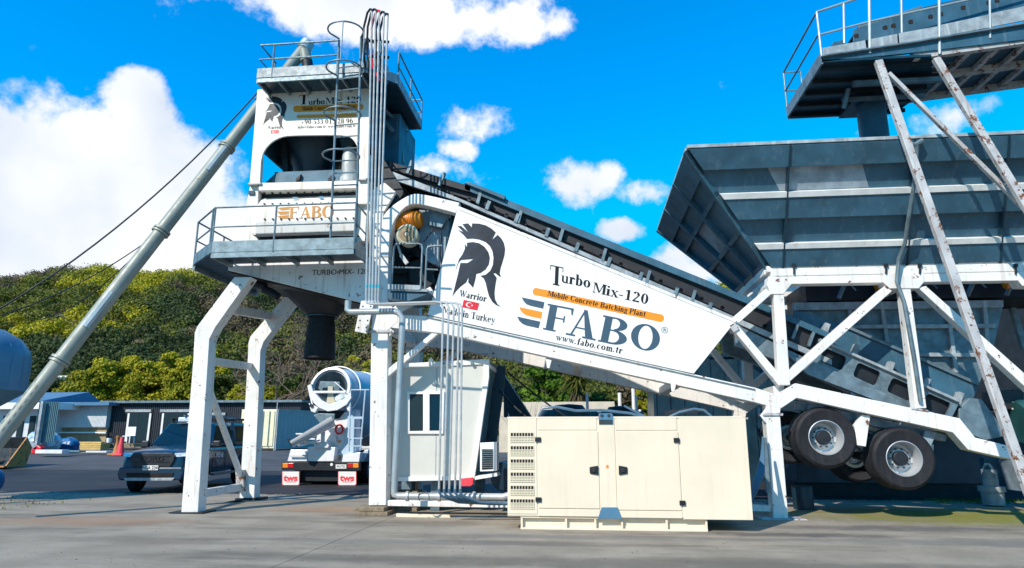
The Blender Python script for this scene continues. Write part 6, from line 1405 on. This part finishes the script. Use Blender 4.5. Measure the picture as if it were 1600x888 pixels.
for h, rr in ((.42,.90),(Ld-.55,DR*.995)): mb.lathe([(rr,h),(rr+.035,h),(rr+.035,h+.06),(rr,h+.06)], o0, axd, 40)
mb.each('drum_band', 'truckwhite', mt, smooth=35)
MB().lathe([(.66,-.10),(.74,-.09),(.75,.06),(.66,.06),(.66,-.1)], o0, axd, 40).build('throat_ring', 'truckwhite', mt, smooth=35)
mp('hopper_yoke', [(480,603),(486,600),(489,611),(503,626),(515,632),(535,625),(548,612),(549,622),(541,633),(527,641),(512,643),(498,637),(484,622)], 22.52, .14)
mb = MB(); mb.tube([P(484,613,22.6), P(540,613,22.6)], .045, 8); mb.tube([P(523,597,22.65), P(540,612,22.6)], .02, 6); mb.build('cross_tube', 'truckwhite', mt, smooth=True)
mp('throat_plate', [(500,596),(531,597),(530,612),(518,611),(512,606),(505,606),(502,612),(497,607)], 22.75, .04, 'galv'); mp('throat_plate', [(512,604),(520,604),(520,616),(528,640),(508,640),(512,616)], 22.7, .06, 'creamin')
mp('frame_side', [(482,630),(497,637),(492,645),(486,643)], 22.6, .1); mp('frame_side', [(539,635),(548,632),(548,642),(544,643)], 22.6, .1)
mb = MB()
for x, y in ((487,634),(538,635)): mb.lathe([(0,.06),(.06,.06),(.06,0)], P(x,y,22.6), (0,-1,0), 12)
mb.each('pivot', 'dark', mt)
mp('rear_column', [(544,643),(547,640),(545,695),(530,706),(490,706),(500,660),(515,648)], 22.85, .3, 'truckwhite'); mp('rear_column', [(545,640),(556,640),(556,712),(524,712),(536,700)], 22.8, .5, 'truckblue')
mp('dark_gap', [(495,642),(540,642),(530,654),(500,655)], 22.83, .04, 'dark', 0)
# chute: half pipe going down to the left
c0 = P(517,652,22.4); c1 = P(453,690,21.9); cd = (c1-c0).normalized(); 
upv = cd.cross(Vector((0,1,0))).normalized(); upv = upv if upv.z > 0 else -upv; sd = cd.cross(upv)
mb = MB(); vs = []; NN = 12
for (t_, r_) in ((0,.34),(.5,.29),(1,.21)):
    p = c0.lerp(c1,t_)
    for rr in (r_, r_-.02):
        for k in range(NN+1): a_ = R(-10-160*k/NN); vs.append(p+sd*math.cos(a_)*rr+upv*math.sin(a_)*rr*1.0)
L = NN+1; fs = []
for s_ in range(2):
    b0_ = s_*2*L; b1_ = (s_+1)*2*L
    for k in range(NN): fs += [(b0_+k,b0_+k+1,b1_+k+1,b1_+k),(b0_+L+k+1,b0_+L+k,b1_+L+k,b1_+L+k+1)]
mb.add(vs, fs); mb.build('chute', 'truckwhite', mt, smooth=True)
mb = MB(); mb.tube([c1+upv*.1, c1-upv*.17], .045, 8); mb.build('chute_handle', 'dark', mt)
mp('chute_shield', [(490,649),(498,646),(523,647),(521,665),(505,668)], 22.3, .06, 'galv'); mp('chute_base', [(490,694),(494,691),(511,690),(514,697),(512,700),(491,700)], 22.4, .4, 'truckwhite')
mb = MB(); mb.tube([P(505,672,22.4),P(504,692,22.4)], .07, 10); mb.tube([P(466,697,22.3),P(500,688,22.4)], .03, 6); mb.tube([P(475,691,22.3),P(498,693,22.4)], .03, 6); mb.tube([P(508,663,22.3),P(512,655,22.3),P(513,660,22.3)], .05, 8); mb.each('chute_arm', 'truckwhite', mt, smooth=True)
mb = MB(); c_ = P(530,671,22.75); mb.tube([c_+Vector((.13*math.cos(R(k*30)),0,.15*math.sin(R(k*30)))) for k in range(13)], .035, 8); mb.build('hose_reel', 'red', mt, smooth=True)
mp('control_box', [(521,681),(525,681),(525,690),(521,690)], 22.75, .08, 'trimwhite'); mb = MB(); mb.lathe([(0,.03),(.05,.03),(.05,0)], P(530,690,22.8), (0,-1,0), 12); mb.build('side_lamp', 'amber', mt)
# deck, fenders, bumper
mp('tool_box', [(481,699),(524,699),(521,721),(481,721)], 22.5, .7); mp('fender', [(454,703),(480,703),(480,721),(449,721)], 22.55, 1.2); mp('fender', [(536,712),(563,707),(561,722),(534,722)], 22.55, 1.2)
mb = MB(); mb.tube([P(452,712,22.45),P(478,712,22.45)], .03, 6); mb.build('fender_rail', 'truckwhite', mt)
mp('fender_arch', [(560,722),(562,712),(570,704),(588,701),(588,706),(574,710),(567,722)], 22.9, 3.2, 'truckblue')
mb = MB()
for k in range(3): mb.pp([(462+k*4,685+k*4-8),(492,683+k*4-6),(492,685+k*4-6),(462+k*4,687+k*4-8)], 23.6, 23.8)
mb.each('deck_slat', 'truckwhite', mt)
mp('bumper', [(440,722),(562,722),(562,736),(440,735)], TYb-.05, .15, 'dark'); mb = MB(); a_ = P(446,735,22.7); b_ = P(556,735,22.7)
mb.box((a_.x+.5,22.8,a_.z-.35),(b_.x-.5,30.5,a_.z+.1)); mb.build('chassis_frame', 'dark', mt)
for x in (441.5, 543): 
    mp('tail_light', [(x,724),(x+8,724),(x+8,731),(x,731)], TYb-.07, .03, 'amber' if x < 500 else 'redlens', .003); mp('tail_light', [(x+8.5,724),(x+17,724),(x+17,731),(x+8.5,731)], TYb-.07, .03, 'redlens' if x < 500 else 'amber', .003)
pl2 = mp('number_plate', [(524.5,726),(541,726),(541,732.5),(524.5,732.5)], TYb-.07, .02, 'trimwhite', .002); p_ = P(532.7,729.3,TYb-.075); sans('PAY755', .125, p_, FR, 'slateink', pl2, sx=.72)
mb = MB(); mb.lathe([(0,.0),(.05,.0),(.05,-.02)], P(518,726,TYb-.07), (0,-1,0), 12); mb.build('round_sticker', 'trimwhite', mt)
for (x0,x1) in ((440.5,468),(528,557)):
    fl = mp('mud_flap', [(x0,737),(x1,737),(x1,757),(x1-2,759),(x0+2,759),(x0,757)], TYb-.02, .03, 'conepink', .004)
    fw = mp('flap_panel', [(x0+1,737),(x1-1,737),(x1-1,756.5),(x1-2.5,758),(x0+2.5,758),(x0+1,756.5)], TYb-.026, .006, 'trimwhite', .0, fl)
    p_ = P((x0+x1)/2, 747.5, TYb-.032); sans('tws', .27, p_, FR, 'conepink', fl, sx=1.25, bold=.012); p_ = P((x0+x1)/2, 753.5, TYb-.032); sans('HAMILTON', .06, p_, FR, 'conepink', fl, sx=1.1)
def twheel(x, y, s, r=.50):
    w = bpy.data.objects.new('wheel', None); C.objects.link(w); w.parent = mt; w.location = Vector((x,y,r))-Vector(mt.location); LOC[w.name] = Vector((0,0,0))
    MB().lathe([(.28,-.26),(r*.9,-.28),(r,-.22),(r,.22),(r*.9,.28),(.28,.26)], (0,0,0), (s,0,0), 32).build('tyre', 'black', w, smooth=35, local=True)
    MB().lathe([(0,.22),(.10,.2),(.12,.08),(.24,.12),(.28,.27),(.28,-.2),(0,-.2)], (0,0,0), (s,0,0), 24).build('rim', 'truckblue', w, smooth=35, local=True)
xc = G(505,22.6).x
for y in (23.9, 25.2, 29.6):
    for s in (-1,1): twheel(xc+s*1.02, y, s)
mb = MB(); mb.tube([P(545,706,22.6), P(548,610,22.6)], .03, 8); mb.tube([P(563,704,22.6), P(571,610,22.6)], .03, 8); mb.tube([P(548,609.5,22.6),P(577,609.5,22.7)], .025, 8)
ldt = mb.build('ladder', 'truckblue', mt, smooth=True); mb = MB()
for (y, w_) in ((653,.08),(669,.03),(685,.04),(697,.04)): mb.bar(P(546+(706-y)*.03,y,22.6), P(566+(706-y)*.03,y,22.6), .05, w_)
mb.each('rung', 'truckblue', ldt)
cb0 = G(505,22.6).x; mb = MB(); mb.box((cb0-1.2,29.0,1.0),(cb0+1.2,31.0,3.0)); cab_ = mb.build('cab', 'truckwhite', mt, bevel=.12)
MB().box((cb0+1.2,29.4,2.0),(cb0+1.215,30.3,2.7)).build('side_window', 'glass', cab_)
# ================================================================ VEGETATION
def leafmat(name, ca, cb, rough=.7):
    m = bpy.data.materials.new(name); m.use_nodes = True; t = m.node_tree; l = t.links; b = t.nodes['Principled BSDF']; b.inputs['Roughness'].default_value = rough; b.inputs['Specular IOR Level'].default_value = .25
    g = N(t, 'ShaderNodeNewGeometry'); tcn = N(t, 'ShaderNodeTexCoord'); n = N(t, 'ShaderNodeTexNoise'); n.inputs['Scale'].default_value = .22; n.inputs['Detail'].default_value = 4; l.new(tcn.outputs['Object'], n.inputs['Vector'])
    a = N(t, 'ShaderNodeMath', operation='MULTIPLY_ADD'); l.new(g.outputs['Random Per Island'], a.inputs[0]); a.inputs[1].default_value = .45; a.inputs[2].default_value = -.22
    s = N(t, 'ShaderNodeMath', operation='ADD', use_clamp=True); mr_ = N(t, 'ShaderNodeMapRange'); l.new(n.outputs[0], mr_.inputs[0]); mr_.inputs[1].default_value = .35; mr_.inputs[2].default_value = .65
    l.new(mr_.outputs[0], s.inputs[0]); l.new(a.outputs[0], s.inputs[1]); x = N(t, 'ShaderNodeMix', data_type='RGBA'); l.new(s.outputs[0], x.inputs[0]); x.inputs[6].default_value = (*ca, 1); x.inputs[7].default_value = (*cb, 1)
    l.new(x.outputs[2], b.inputs['Base Color']); tr = N(t, 'ShaderNodeBsdfTranslucent'); l.new(x.outputs[2], tr.inputs[0]); ms = N(t, 'ShaderNodeMixShader'); ms.inputs[0].default_value = .25
    l.new(b.outputs[0], ms.inputs[1]); l.new(tr.outputs[0], ms.inputs[2]); l.new(ms.outputs[0], t.nodes['Material Output'].inputs[0]); return m
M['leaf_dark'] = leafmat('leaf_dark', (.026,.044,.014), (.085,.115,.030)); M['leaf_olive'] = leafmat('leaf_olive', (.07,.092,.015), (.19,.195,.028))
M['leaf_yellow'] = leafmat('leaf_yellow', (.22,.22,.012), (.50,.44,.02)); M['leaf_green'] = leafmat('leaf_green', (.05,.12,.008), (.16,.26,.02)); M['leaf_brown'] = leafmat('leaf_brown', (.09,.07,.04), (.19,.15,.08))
def leaves(name, cen, rad, n, size, m, seed=0, squash=.8, parent=None, shell=.45):
    rs = np.random.RandomState(seed); cen = np.asarray(cen, float); rad = np.asarray(rad, float); K = len(cen)
    idx = np.repeat(np.arange(K), n); T_n = len(idx)
    d = rs.randn(T_n,3); d /= np.linalg.norm(d,axis=1)[:,None]; d[:,2] = np.where(d[:,2] < -.35, -d[:,2], d[:,2])
    rr = (shell+(1-shell)*rs.rand(T_n)**.6)*(1+.22*rs.randn(T_n)*.6)
    p = cen[idx]+d*(rad[idx]*rr)[:,None]*np.array([1,1,squash])
    nn = d+rs.randn(T_n,3)*.55; nn /= np.linalg.norm(nn,axis=1)[:,None]; u = np.cross(nn, rs.randn(T_n,3)); u /= np.linalg.norm(u,axis=1)[:,None]; v = np.cross(nn,u)
    s = size*(.6+.8*rs.rand(T_n)); u *= s[:,None]*.5; v *= s[:,None]*(.28+.2*rs.rand(T_n))[:,None]
    V = np.stack([p-u, p-v*.9, p+u, p+v*.9], 1).reshape(-1,3)
    off = np.array(LOC.get(parent.name, Vector((0,0,0)))) if parent else 0; V = V-off
    me = bpy.data.meshes.new(name); me.vertices.add(len(V)); me.vertices.foreach_set('co', V.ravel()); me.loops.add(len(V)); me.loops.foreach_set('vertex_index', np.arange(len(V), dtype=np.int32))
    me.polygons.add(T_n); me.polygons.foreach_set('loop_start', np.arange(0,len(V),4,dtype=np.int32)); me.polygons.foreach_set('loop_total', np.full(T_n,4,dtype=np.int32)); me.update(); me.validate()
    me.materials.append(M[m]); o = bpy.data.objects.new(name, me); C.objects.link(o); o.parent = parent; return o
# the hill
ridge = [(-400,455),(-150,448),(-30,452),(0,442),(50,433),(110,424),(170,424),(215,433),(260,428),(330,431),(400,438),(480,440),(600,440),(800,450),(1000,458),(1150,452),(1300,470),(1700,470)]
def ridge_h(x, Y=195.0):
    # height of the ridge above each stretch of the yard's skyline
    az_ = x/Y; best = None
    for (p0, q0), (p1, q1) in zip(ridge, ridge[1:]):
        a0, a1 = P(p0, q0, Y), P(p1, q1, Y)
        if a0.x <= x <= a1.x: t = (x-a0.x)/(a1.x-a0.x); return a0.z+(a1.z-a0.z)*t-3.2
    return (P(-400,455,Y).z if x < 0 else P(1700,470,Y).z)-3.2
def hill(x, y):
    t = min(1, max(0, (y-88)/107)); s = t*t*(3-2*t)*.55+t*.45
    h = 2.3+(ridge_h(x*195/max(y,60))-2.3)*s; return h+1.6*math.sin(x*.06+y*.03)*s*(1-s)*3+ (0 if y < 195 else -(y-195)*.15)
mb = MB(); xs = np.linspace(-420, 420, 85); ys = np.linspace(86, 330, 42); vs = [(x, y, hill(x,y)) for y in ys for x in xs]; nx = len(xs)
mb.add(vs, [(j*nx+i, j*nx+i+1, (j+1)*nx+i+1, (j+1)*nx+i) for j in range(len(ys)-1) for i in range(nx-1)]); mb.build('hillside', 'earth', kind='structure', smooth=True)
rs = np.random.RandomState(11); groups = {'leaf_dark':[], 'leaf_olive':[], 'leaf_yellow':[], 'leaf_brown':[]}
def fbm(x, y): return math.sin(x*.045+1.3*math.sin(y*.05))+math.sin(y*.07+x*.021+2)+.6*math.sin(x*.13+y*.11)
for y in np.arange(90, 206, 4.3):
    x0, x1 = P(-60, 500, y).x, P(1250, 500, y).x
    for x in np.arange(x0-5, x1+5, 4.6):
        xx = x+rs.uniform(-2,2); yy = y+rs.uniform(-2,2); t = (yy-90)/110; f = fbm(xx,yy)+rs.randn()*.5
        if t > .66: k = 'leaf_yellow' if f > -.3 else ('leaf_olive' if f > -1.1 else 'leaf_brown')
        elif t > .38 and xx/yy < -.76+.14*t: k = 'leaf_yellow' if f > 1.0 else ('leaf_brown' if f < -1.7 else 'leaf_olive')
        elif t > .45: k = 'leaf_olive' if (f > .9 or xx < -140) else ('leaf_brown' if f < -1.6 else 'leaf_dark')  # cloud shade on the mid slope is put into the darker leaves
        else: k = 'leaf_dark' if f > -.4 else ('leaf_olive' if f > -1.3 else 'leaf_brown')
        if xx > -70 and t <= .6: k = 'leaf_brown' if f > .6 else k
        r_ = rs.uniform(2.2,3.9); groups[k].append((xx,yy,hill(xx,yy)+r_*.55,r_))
labs = {'leaf_dark':'dark green bush covering the middle of the hillside, cloud shade put into its colour', 'leaf_olive':'olive green bush spread over the hillside', 'leaf_yellow':'sunlit yellow-green bush along the hilltop', 'leaf_brown':'brown leafless scrub patches on the hillside'}
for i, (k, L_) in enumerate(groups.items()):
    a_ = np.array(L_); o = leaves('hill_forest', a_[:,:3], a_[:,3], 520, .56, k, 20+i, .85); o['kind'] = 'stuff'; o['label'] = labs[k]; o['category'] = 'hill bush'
def branchy(mb, p, d, L_, r, lv, rs, spread=.55, n=3):
    q = p+d*L_; mid = p.lerp(q,.5)+Vector(rs.randn(3))*L_*.05; mb.tube([p,mid,q], r, 5 if lv > 1 else 4, r*.62)
    if lv <= 0: return
    for k in range(n):
        e = (d+Vector(rs.randn(3))*spread); e.z = max(e.z, -.1); e.normalize(); s_ = p.lerp(q, .55+.45*rs.rand()) if k else q
        branchy(mb, s_, e, L_*rs.uniform(.6,.85), r*.6, lv-1, rs, spread, n)
def tree(px, ytop, Y, wpx, label, m='leaf_yellow', kind='cone', seed=0, nclump=64, leafn=240, size=.30, group='trees in front of the hill', lean=0):
    rs = np.random.RandomState(seed); b = G(px, Y); top = P(px, ytop, Y).z; h = top-b.z; R0 = wpx/2*Y/FPX*(1.6 if kind == 'cone' else 1.1)
    t = thing('conifer_tree' if kind == 'cone' else 'broadleaf_tree', label, 'tree', b, 0, group)
    mb = MB(); mb.tube([b, b+Vector((rs.uniform(-.1,.1),0,h*.45)), b+Vector((rs.uniform(-.2,.2),0,h*.9))], .04*h**.9, 8, .03); 
    for k in range(7):
        a_ = rs.rand()*6.28; z = h*(.2+.09*k); mb.tube([b+Vector((0,0,z)), b+Vector((math.cos(a_)*R0*.7,math.sin(a_)*R0*.7,z+h*.14))], .05, 5, .02)
    mb.build('trunk', 'bark', t, smooth=True)
    cen, rad = [], []
    for k in range(nclump):
        u = rs.rand()
        if kind == 'cone': z = h*(.10+.88*u**1.1); rr = R0*1.15*(1-.72*(z/h)**2.2)*(.55+.5*rs.rand())
        else: z = h*(.28+.64*u); rr = R0*math.sqrt(max(.05, 1-((z/h-.60)/.42)**2))*(.45+.55*rs.rand())
        a_ = rs.rand()*6.28; cen.append((b.x+math.cos(a_)*rr*.85, b.y+math.sin(a_)*rr*.85, b.z+z)); rad.append(R0*rs.uniform(.28,.44)*(1.0 if kind != 'cone' else 1.35-.55*z/h))
    leaves('crown', cen, rad, leafn, size, m, seed+5, .75, t)
TR = [(62,596,78,60,'leaf_dark','low dark tree left of the yellow conifers behind the white building'),(118,582,70,52,'leaf_yellow','broad yellow conifer, leftmost, above the white corrugated wall'),(150,566,72,52,'leaf_yellow','tall yellow conifer second from the left above the workshop'),(188,560,74,36,'leaf_yellow','narrow conifer squeezed between two broader yellow ones'),
      (218,562,71,50,'leaf_yellow','rounded yellow-green conifer above the left end of the black clad building'),(252,556,73,48,'leaf_yellow','pointed yellow-green conifer left of the front support leg'),(283,560,70,52,'leaf_yellow','yellow conifer partly hidden by the front support leg'),(305,540,80,44,'leaf_yellow','yellow conifer rising highest behind the front support leg'),
      (345,590,72,40,'leaf_olive','low olive tree seen between the two support legs'),(375,600,69,34,'leaf_yellow','small yellow shrub tree just left of the rear support leg'),(444,598,70,34,'leaf_olive','olive bush above the shipping container'),(462,588,74,34,'leaf_olive','olive bush rising between the container and the mixer truck'),
      (330,572,74,46,'leaf_yellow','yellow bushy tree between the two support legs'),(415,606,71,44,'leaf_yellow','low yellow bush left of the container doors'),
      (545,556,78,24,'leaf_yellow','slim yellow tree above the mixer truck drum'),(568,562,76,24,'leaf_yellow','slim yellow tree beside the white post above the drum')]
for i, (px, yt, Y, w, m, lab) in enumerate(TR): tree(px, yt, Y, w, lab, m, 'cone', 40+i)
TR2 = [(852,566,46,74,'leaf_green','round bright green tree seen between the cabin and the palm'),(948,604,44,44,'leaf_olive','olive bush right of the palm beyond the generator'),(978,596,47,36,'leaf_brown','brown leafless bush beside the white pole'),(1008,604,45,34,'leaf_yellow','yellow-green bush at the left end of the blue container'),(806,600,60,50,'leaf_dark','dark tree behind the right edge of the cabin'),
       (735,572,60,50,'leaf_dark','dark tree showing above the cabin roof')]
for i, (px, yt, Y, w, m, lab) in enumerate(TR2): tree(px, yt, Y, w, lab, m, 'round', 70+i, 36, 120, .30, 'trees beyond the generator')
# a tree on the ridge between the panel and the hopper
tree(1165, 452, 60, 34, 'green treetop peeping over the conveyor left of the hopper', 'leaf_olive', 'round', 99, 24, 90, .3, 'trees beyond the generator')
# bare trees
for i, (px, Y, L_, lab) in enumerate(((400,64,3.6,'leafless brown tree left of the rear support leg'),(430,60,3.4,'leafless spreading tree above the container doors'),(470,62,3.8,'leafless brown tree behind the discharge chute'),(505,58,3.2,'leafless brown tree left of the mixer truck drum'))):
    rs_ = np.random.RandomState(200+i); b = G(px,Y); t = thing('bare_tree', lab, 'tree', b, 0, 'leafless trees'); mb = MB(); branchy(mb, b, Vector((.05*i-.1,0,1)).normalized(), L_, .18, 5, rs_, .6, 3); mb.build('branches', 'drywood', t)
# cabbage palm with a skirt of dead leaves
b = G(905,42); zt5 = P(905,598,42).z; t = thing('palm_tree', 'palm with a brown skirt of hanging dead leaves beyond the generator', 'palm', b)
MB().tube([b, Vector((b.x,b.y,zt5))], .20, 10, .14).build('trunk', 'bark', t, smooth=True)
def blades(name, m, n, L0, droop, z0, z1, sd, spread):
    rs = np.random.RandomState(sd); mb = MB()
    for k in range(n):
        a_ = rs.rand()*6.28; e = rs.uniform(*spread); p = Vector((b.x,b.y,rs.uniform(z0,z1))); d_ = Vector((math.cos(a_)*math.cos(e), math.sin(a_)*math.cos(e), math.sin(e))); L_ = L0*rs.uniform(.7,1.1)
        w = d_.cross(Vector((0,0,1))).normalized()*.045; q1 = p+d_*L_*.5; q2 = p+d_*L_-Vector((0,0,droop*L_*rs.uniform(.5,1.2)))
        mb.add([p-w*.5,p+w*.5,q1+w,q1-w,q2], [(0,1,2,3),(3,2,4)])
    return mb.build(name, m, t)
blades('crown', 'leaf_olive', 420, 1.75, .35, zt5-.3, zt5+.2, 3, (-.3,1.4)); blades('dead_skirt', 'leaf_brown', 420, 1.3, .5, zt5-1.3, zt5-.3, 4, (-1.45,-.5))
tw_ = MB(); rs_ = np.random.RandomState(3); q = G(822,22)
for k in range(7): branchy(tw_, q+Vector((rs_.uniform(-.3,.3),0,0)), Vector((rs_.uniform(-.25,.25),0,1)).normalized(), 1.3, .018, 2, rs_, .3, 2)
tag(tw_.build('dry_shrub', 'drywood'), 'dry bare twigs sticking up behind the left end of the generator', 'shrub')
gr = MB(); rs_ = np.random.RandomState(9)
for k in range(2600):
    x, y = (rs_.uniform(-17,-12.6), rs_.uniform(13.8,17.4)) if k < 1700 else (rs_.uniform(8.6,13), rs_.uniform(18.0,19.2)); 
    if k < 1700 and rs_.rand() > .45: continue
    if k < 1700 and rs_.rand() > .6-.5*abs(y-15.4)/2: continue
    h = rs_.uniform(.03,.11); a_ = rs_.rand()*3.14; gr.add([(x-.012*math.cos(a_),y-.012*math.sin(a_),0),(x+.012*math.cos(a_),y+.012*math.sin(a_),0),(x+rs_.uniform(-.04,.04),y,h)], [(0,1,2)])
o = gr.build('grass', 'leaf_green'); o['kind'] = 'stuff'; o['label'] = 'sparse green grass at the edges of the yard'; o['category'] = 'grass'

# grit and small stones swept to the edges of the slab and round the feet
gb_ = MB(); rs_ = np.random.RandomState(31)
for k in range(1500):
    z_ = rs_.rand()
    if z_ < .5: x, y = rs_.uniform(-16,12), rs_.normal(18.7,.25)
    elif z_ < .75: x, y = rs_.uniform(-6,9), rs_.normal(14.2,.5)
    else: x, y = rs_.uniform(-8,8), rs_.uniform(8.5,13)
    s = rs_.uniform(.006,.022)*(1.6 if z_ < .5 else 1); h = s*rs_.uniform(.5,.9); a_ = rs_.rand()*6.28
    q = [(x+s*math.cos(a_+i*2.1)*rs_.uniform(.7,1.2), y+s*math.sin(a_+i*2.1)*rs_.uniform(.7,1.2), .006) for i in range(3)]
    gb_.add(q+[(x+rs_.uniform(-.3,.3)*s, y, .006+h)], [(0,1,3),(1,2,3),(2,0,3),(2,1,0)])
o = gb_.build('loose_gravel', 'gravel'); o['kind'] = 'stuff'; o['label'] = 'loose grit and small stones scattered over the concrete'; o['category'] = 'gravel'
